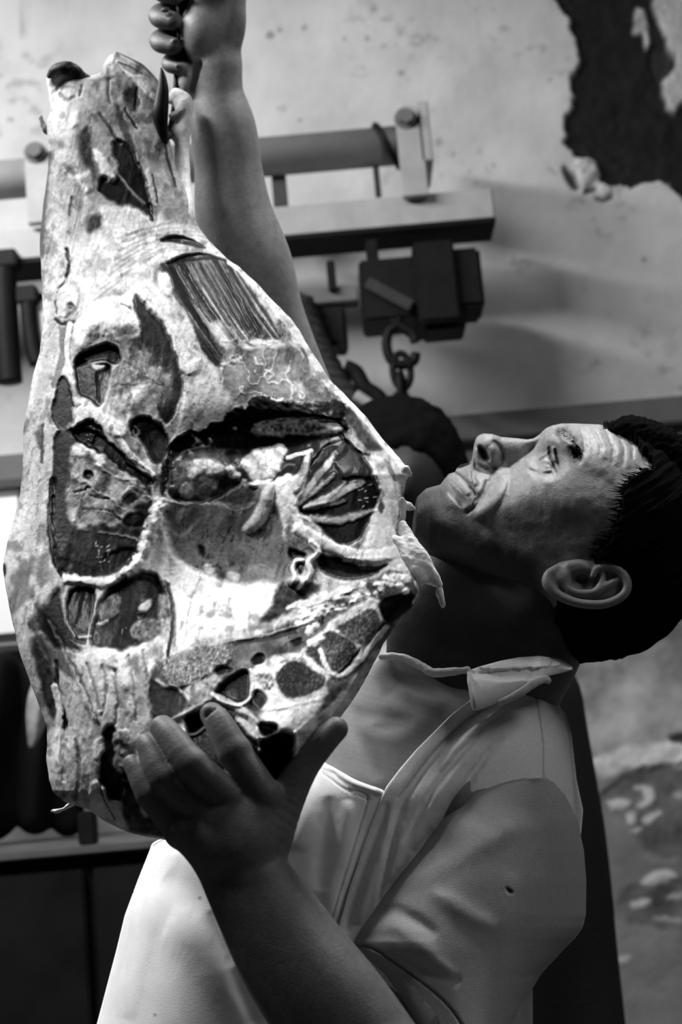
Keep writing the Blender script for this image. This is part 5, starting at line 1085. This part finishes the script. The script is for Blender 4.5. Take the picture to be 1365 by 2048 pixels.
Ln(.2, -5, 3, [(1060,1560),(1000,1565),(952,1578),(915,1594)], warp=1, mix=.6); c.poly(.02, -4, 1.5, [(1012,1776),(1018,1776),(1027,1784),(1020,1787)], warp=0)
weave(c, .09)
SZ1 = [(1556,60),(1620,70),(1700,85),(1900,130),(2200,260)]; SZ2 = [(1556,60),(1590,100),(1650,140),(1760,165),(1900,185),(2200,160)]
def sleeve_z(X, Y, t): return slin(SZ1, Y, 800) + slin(SZ2, Y, 300)*np.clip(1 - np.abs(2*t-1)**2.3, 0, 1)**.5
sl_ = shell('sleeve', SL, SR, 1556, 2200, 230, 180, sleeve_z, 0, M['shirt'], man, c, solid=lambda X, Y, t: sleeve_z(X, Y, 0*t) - 110*np.clip(1 - np.abs(2*t-1)**2.3, 0, 1)**.5)
# collar: near wing, rolled far edge
c = Canvas(920, 1300, 1160, 1430, 2, .88); c.line(None, -8, 10, [(945,1345),(1010,1352),(1080,1346),(1130,1340)], soft=14); c.line(None, 8, 20, [(960,1330),(1020,1322),(1090,1318)], soft=14); c.line(.4, -3, 2, [(940,1365),(945,1395),(950,1418)], warp=0); weave(c)
def col_z(X, Y, t): return lin([(935,40),(1000,30),(1080,15),(1146,-60)], X) + 62*np.sin(np.clip(t, 0, 1)*1.9)
cw = shell('collar', [(935,1342),(960,1333),(1000,1322),(1040,1314),(1080,1312),(1120,1317),(1146,1330)], [(935,1356),(940,1398),(946,1422),(965,1419),(990,1409),(1020,1393),(1050,1375),(1085,1355),(1120,1347),(1146,1340)], 935, 1146, 110, 50, col_z, 9, M['shirt'], man, c, cols=True)
ce = lumps('collar_edge', [[(764,1313,-30,7),(800,1313,-18,7),(825,1322,-8,8),(848,1336,4,9),(872,1346,14,9),(905,1343,24,8),(935,1340,32,7)]], 2.5, M['shirt'], man, .62, wob=2, mot=.05)
cr = lumps('collar_roll', [[(1000,1406,98,6),(1040,1386,95,8),(1070,1366,84,9),(1090,1358,66,8),(1098,1362,50,6)]], 2.5, M['shirt'], man, .62, wob=1, mot=.05)
for o_ in (fp, sl_, cw, ce, cr):
    o_.parent = shirt
f = Field((560, 1060, -800), (1040, 1640, -180), 7); f.chain([(690,1130,-562,112),(735,1230,-530,120),(780,1330,-480,130),(870,1460,-370,150)], 20)
P, Q = f.mesh(); P = f.snap(P, Q); rs = mk('sleeve', W(P[:, 0], P[:, 1], P[:, 2] + 3*np.sin(P[:, 1]/11 + P[:, 0]/30)), Q, M['shirt'], man, np.full(len(P), .40)); rs.parent = shirt
# apron: bib and skirt
AL = [(1524,636),(1560,600),(1600,520),(1650,380),(1686,304),(1700,300),(1760,276),(1830,250),(1900,233),(2048,194),(2320,118)]
AR = [(1524,646),(1532,664),(1545,686),(1560,712),(1572,745),(1580,771),(1640,750),(1700,729),(1770,704),(1840,684),(1900,670),(2048,660),(2320,640)]
c = Canvas(100, 1500, 800, 2330, 3, .93); Ln = c.line
for p, h, wd, s_ in [([(700,1600),(690,1680),(670,1760),(655,1840)], 12, 30, 26), ([(660,1590),(650,1680),(640,1780)], -10, 24, 24), ([(745,1640),(715,1740),(685,1830),(668,1880)], -9, 10, 12), ([(625,1560),(610,1640),(590,1700)], 9, 24, 24), ([(330,1750),(400,1800),(470,1930)], -10, 40, 50), ([(330,1850),(420,1890),(500,2040)], 16, 60, 60), ([(300,1760),(280,1880),(250,2040)], 10, 30, 40), ([(420,1820),(450,1900),(490,2000),(520,2060)], -9, 16, 20)]: Ln(None, h, wd, p, soft=s_, warp=4, sc=50, taper=.85, round_=False)
Ln(.55, -4, 3, [(700,1580),(735,1592),(720,1650),(702,1710),(680,1780),(660,1850)], warp=1, mix=.6); Ln(.5, -3, 3, [(645,1545),(690,1578),(740,1600)], warp=1, mix=.5); Ln(None, 5, 8, [(640,1530),(668,1538),(715,1570),(765,1586)], soft=4)
c.blob(.15, 0, 400, 1796, 3, 3, soft=2, warp=0); c.blob(.3, 0, 310, 2030, 3, 3, soft=2, warp=0); c.a *= .93 + .14*fbm(c.X/50, c.Y/50, 5, 3)
c.poly(.55, 0, 30, [(600,1560),(660,1560),(640,1700),(600,1800),(570,1700)], warp=20, sc=40, mix=.5)  # bib greyed softly to paint in the shading of its folds
ap = shell('apron', AL, AR, 1524, 2320, 260, 170, lambda X, Y, t: torso_z(X + 8*np.clip(1 - t*6, 0, 1), Y) + 34, 8, M['apron'], man, c); ap['label'] = 'white butcher apron with a stitched bib'

# lower body, outside the frame: trousers and shoes down to the floor
hip = W(np.array(560.), np.array(2310.), np.array(-190.))
def world_field(lo, hi, st): return Field(lo, hi, st)
hx, hy, hz = hip*100
f = Field((hx-35, hy-30, 0), (hx+35, hy+32, hz+12), 1.6)
f.ell((hx, hy, hz-8), (15, 18, 22), 4)
for s_ in (-1, 1): f.chain([(hx, hy+s_*9, hz-22, 10), (hx-1, hy+s_*10, 52, 8), (hx+2, hy+s_*11, 9, 6.5)], 4)
P, Q = f.mesh(); Q = Q[:, ::-1]; mk('trousers', P/100, Q, M['trousers'], man)
for s_ in (-1, 1):
    f = Field((hx-28, hy+s_*11-8, -1), (hx+14, hy+s_*11+8, 18), .8); f.chain([(hx+4, hy+s_*11, 4.3, 4.2), (hx-8, hy+s_*11, 4.2, 4.2), (hx-18, hy+s_*11.5, 3.6, 3.5)], 3); f.seg((hx+2, hy+s_*11, 5), (hx+2, hy+s_*11, 12), 4.5, 4.5, 3)
    P, Q = f.mesh(); P[:, 2] = np.maximum(P[:, 2], .1); mk('shoe', P/100, Q[:, ::-1], M['black'], man)

# ------------------------------------------------------------------ hand hook
hkz = -330
hook = empty('hand_hook', tuple(W(322., 220., hkz))); tag(hook, 'black iron hand hook with its point showing in front of the shank', 'hook')
def hookpart(name, chains, st=2.2):
    A = np.array([p for ch_ in chains for p in ch_], float); f = Field(A[:, :3].min(0) - 30, A[:, :3].max(0) + 30, st)
    for ch_ in chains: f.chain(ch_, 3)
    P, Q = f.mesh(); mk(name, W(P[:, 0], P[:, 1], P[:, 2]), Q, M['black'], hook)
hookpart('point', [[(322,134,hkz,1.5),(325,150,hkz,6),(326,175,hkz,11),(324,200,hkz,14),(321,225,hkz,16),(323,250,hkz,13),(327,270,hkz,9),(332,286,hkz-6,4)],[(306,222,hkz,3),(314,240,hkz,7)]])
hookpart('shank', [[(327,268,hkz-4,8),(334,272,hkz-60,9),(342,262,hkz-120,9),(350,220,hkz-165,8),(353,165,hkz-178,6.5),(354,120,hkz-185,6.5)]])
hookpart('handle', [[(366,150,-520,10),(366,60,-520,13),(366,-60,-520,13)]])

# ------------------------------------------------------------------ second person behind, in the dark
YP = 1.86
hc = onplane(800, 968, YP)*100; sx = .065
M['dark_coat'] = material('dark_coat', .008, .9, .1, .3, 120)
M['dim_skin'] = material('dim_skin', .01, .6, .3, .2, 300)  # skin toned nearly black so that it reads as shadowed
f = Field((hc[0]-34, YP*100-22, 0), (hc[0]+36, YP*100+24, hc[2]+20), 1.3); cx, cy, cz = hc[0], YP*100, hc[2]
f.ell((cx, cy, cz), (8.4, 9.6, 10.8), 3); f.ell((cx-2, cy-8, cz-5), (4, 3, 6), 3); f.seg((cx, cy+1, cz-10), (cx+1, cy+2, cz-22), 6, 7, 4); f.ell((cx, cy-10.3, cz-2), (1.6, 1.8, 2.6), 1.5)
for s_ in (-1, 1): f.ell((cx+s_*8.6, cy, cz-1), (1, 2, 3.2), 1)
f.ell((cx+2, cy+2, cz-50), (15, 10, 28), 6)
P, Q = f.mesh(); p2 = mk('person', P/100, Q[:, ::-1], M['dim_skin'])
tag(p2, 'dark-haired person in black clothing standing in shadow behind the butcher', 'person')
f = Field((cx-12, cy-13, cz-13), (cx+12, cy+14, cz+14), .7); f.ell((cx, cy+1, cz+1.2), (9.6, 10.6, 11), 2); f.ell((cx, cy-11, cz-6.5), (8, 6, 9), 2, sub=True); f.ell((cx, cy-4, cz-12), (13, 9, 7), 2, sub=True)
P, Q = f.mesh(); N = vnormals(P, Q); P -= (1.2*(fbm(P[:, 0]*.9, P[:, 2]*.9 + P[:, 1]*.6, 3, 3) - .5))[:, None]*N; mk('hair', P/100, Q[:, ::-1], M['hair'], p2)
f = Field((cx-36, cy-24, -2), (cx+50, cy+26, cz-12), 1.6)
f.seg((cx+1, cy+1, cz-20), (cx+2, cy+1, cz-26), 8, 14, 6); f.ell((cx+2, cy, cz-48), (18, 12, 28), 5); f.chain([(cx+1, cy, cz-60, 14),(cx+1, cy, cz-95, 15)], 6)
f.chain([(cx+15, cy, cz-30, 6),(cx+16, cy-1, cz-58, 5.5),(cx+16, cy-4, cz-84, 5)], 4); f.chain([(cx-15, cy, cz-30, 7.5),(cx-20, cy-1, cz-58, 6.5),(cx-20, cy-4, cz-84, 6)], 4)
for s_ in (-1, 1): f.chain([(cx+5+s_*9, cy, cz-95, 10),(cx+5+s_*10, cy, 50, 8),(cx+5+s_*10, cy, 8, 7)], 4)
P, Q = f.mesh(); P[:, 2] = np.maximum(P[:, 2], .2); mk('coat', P/100, Q[:, ::-1], M['dark_coat'], p2)
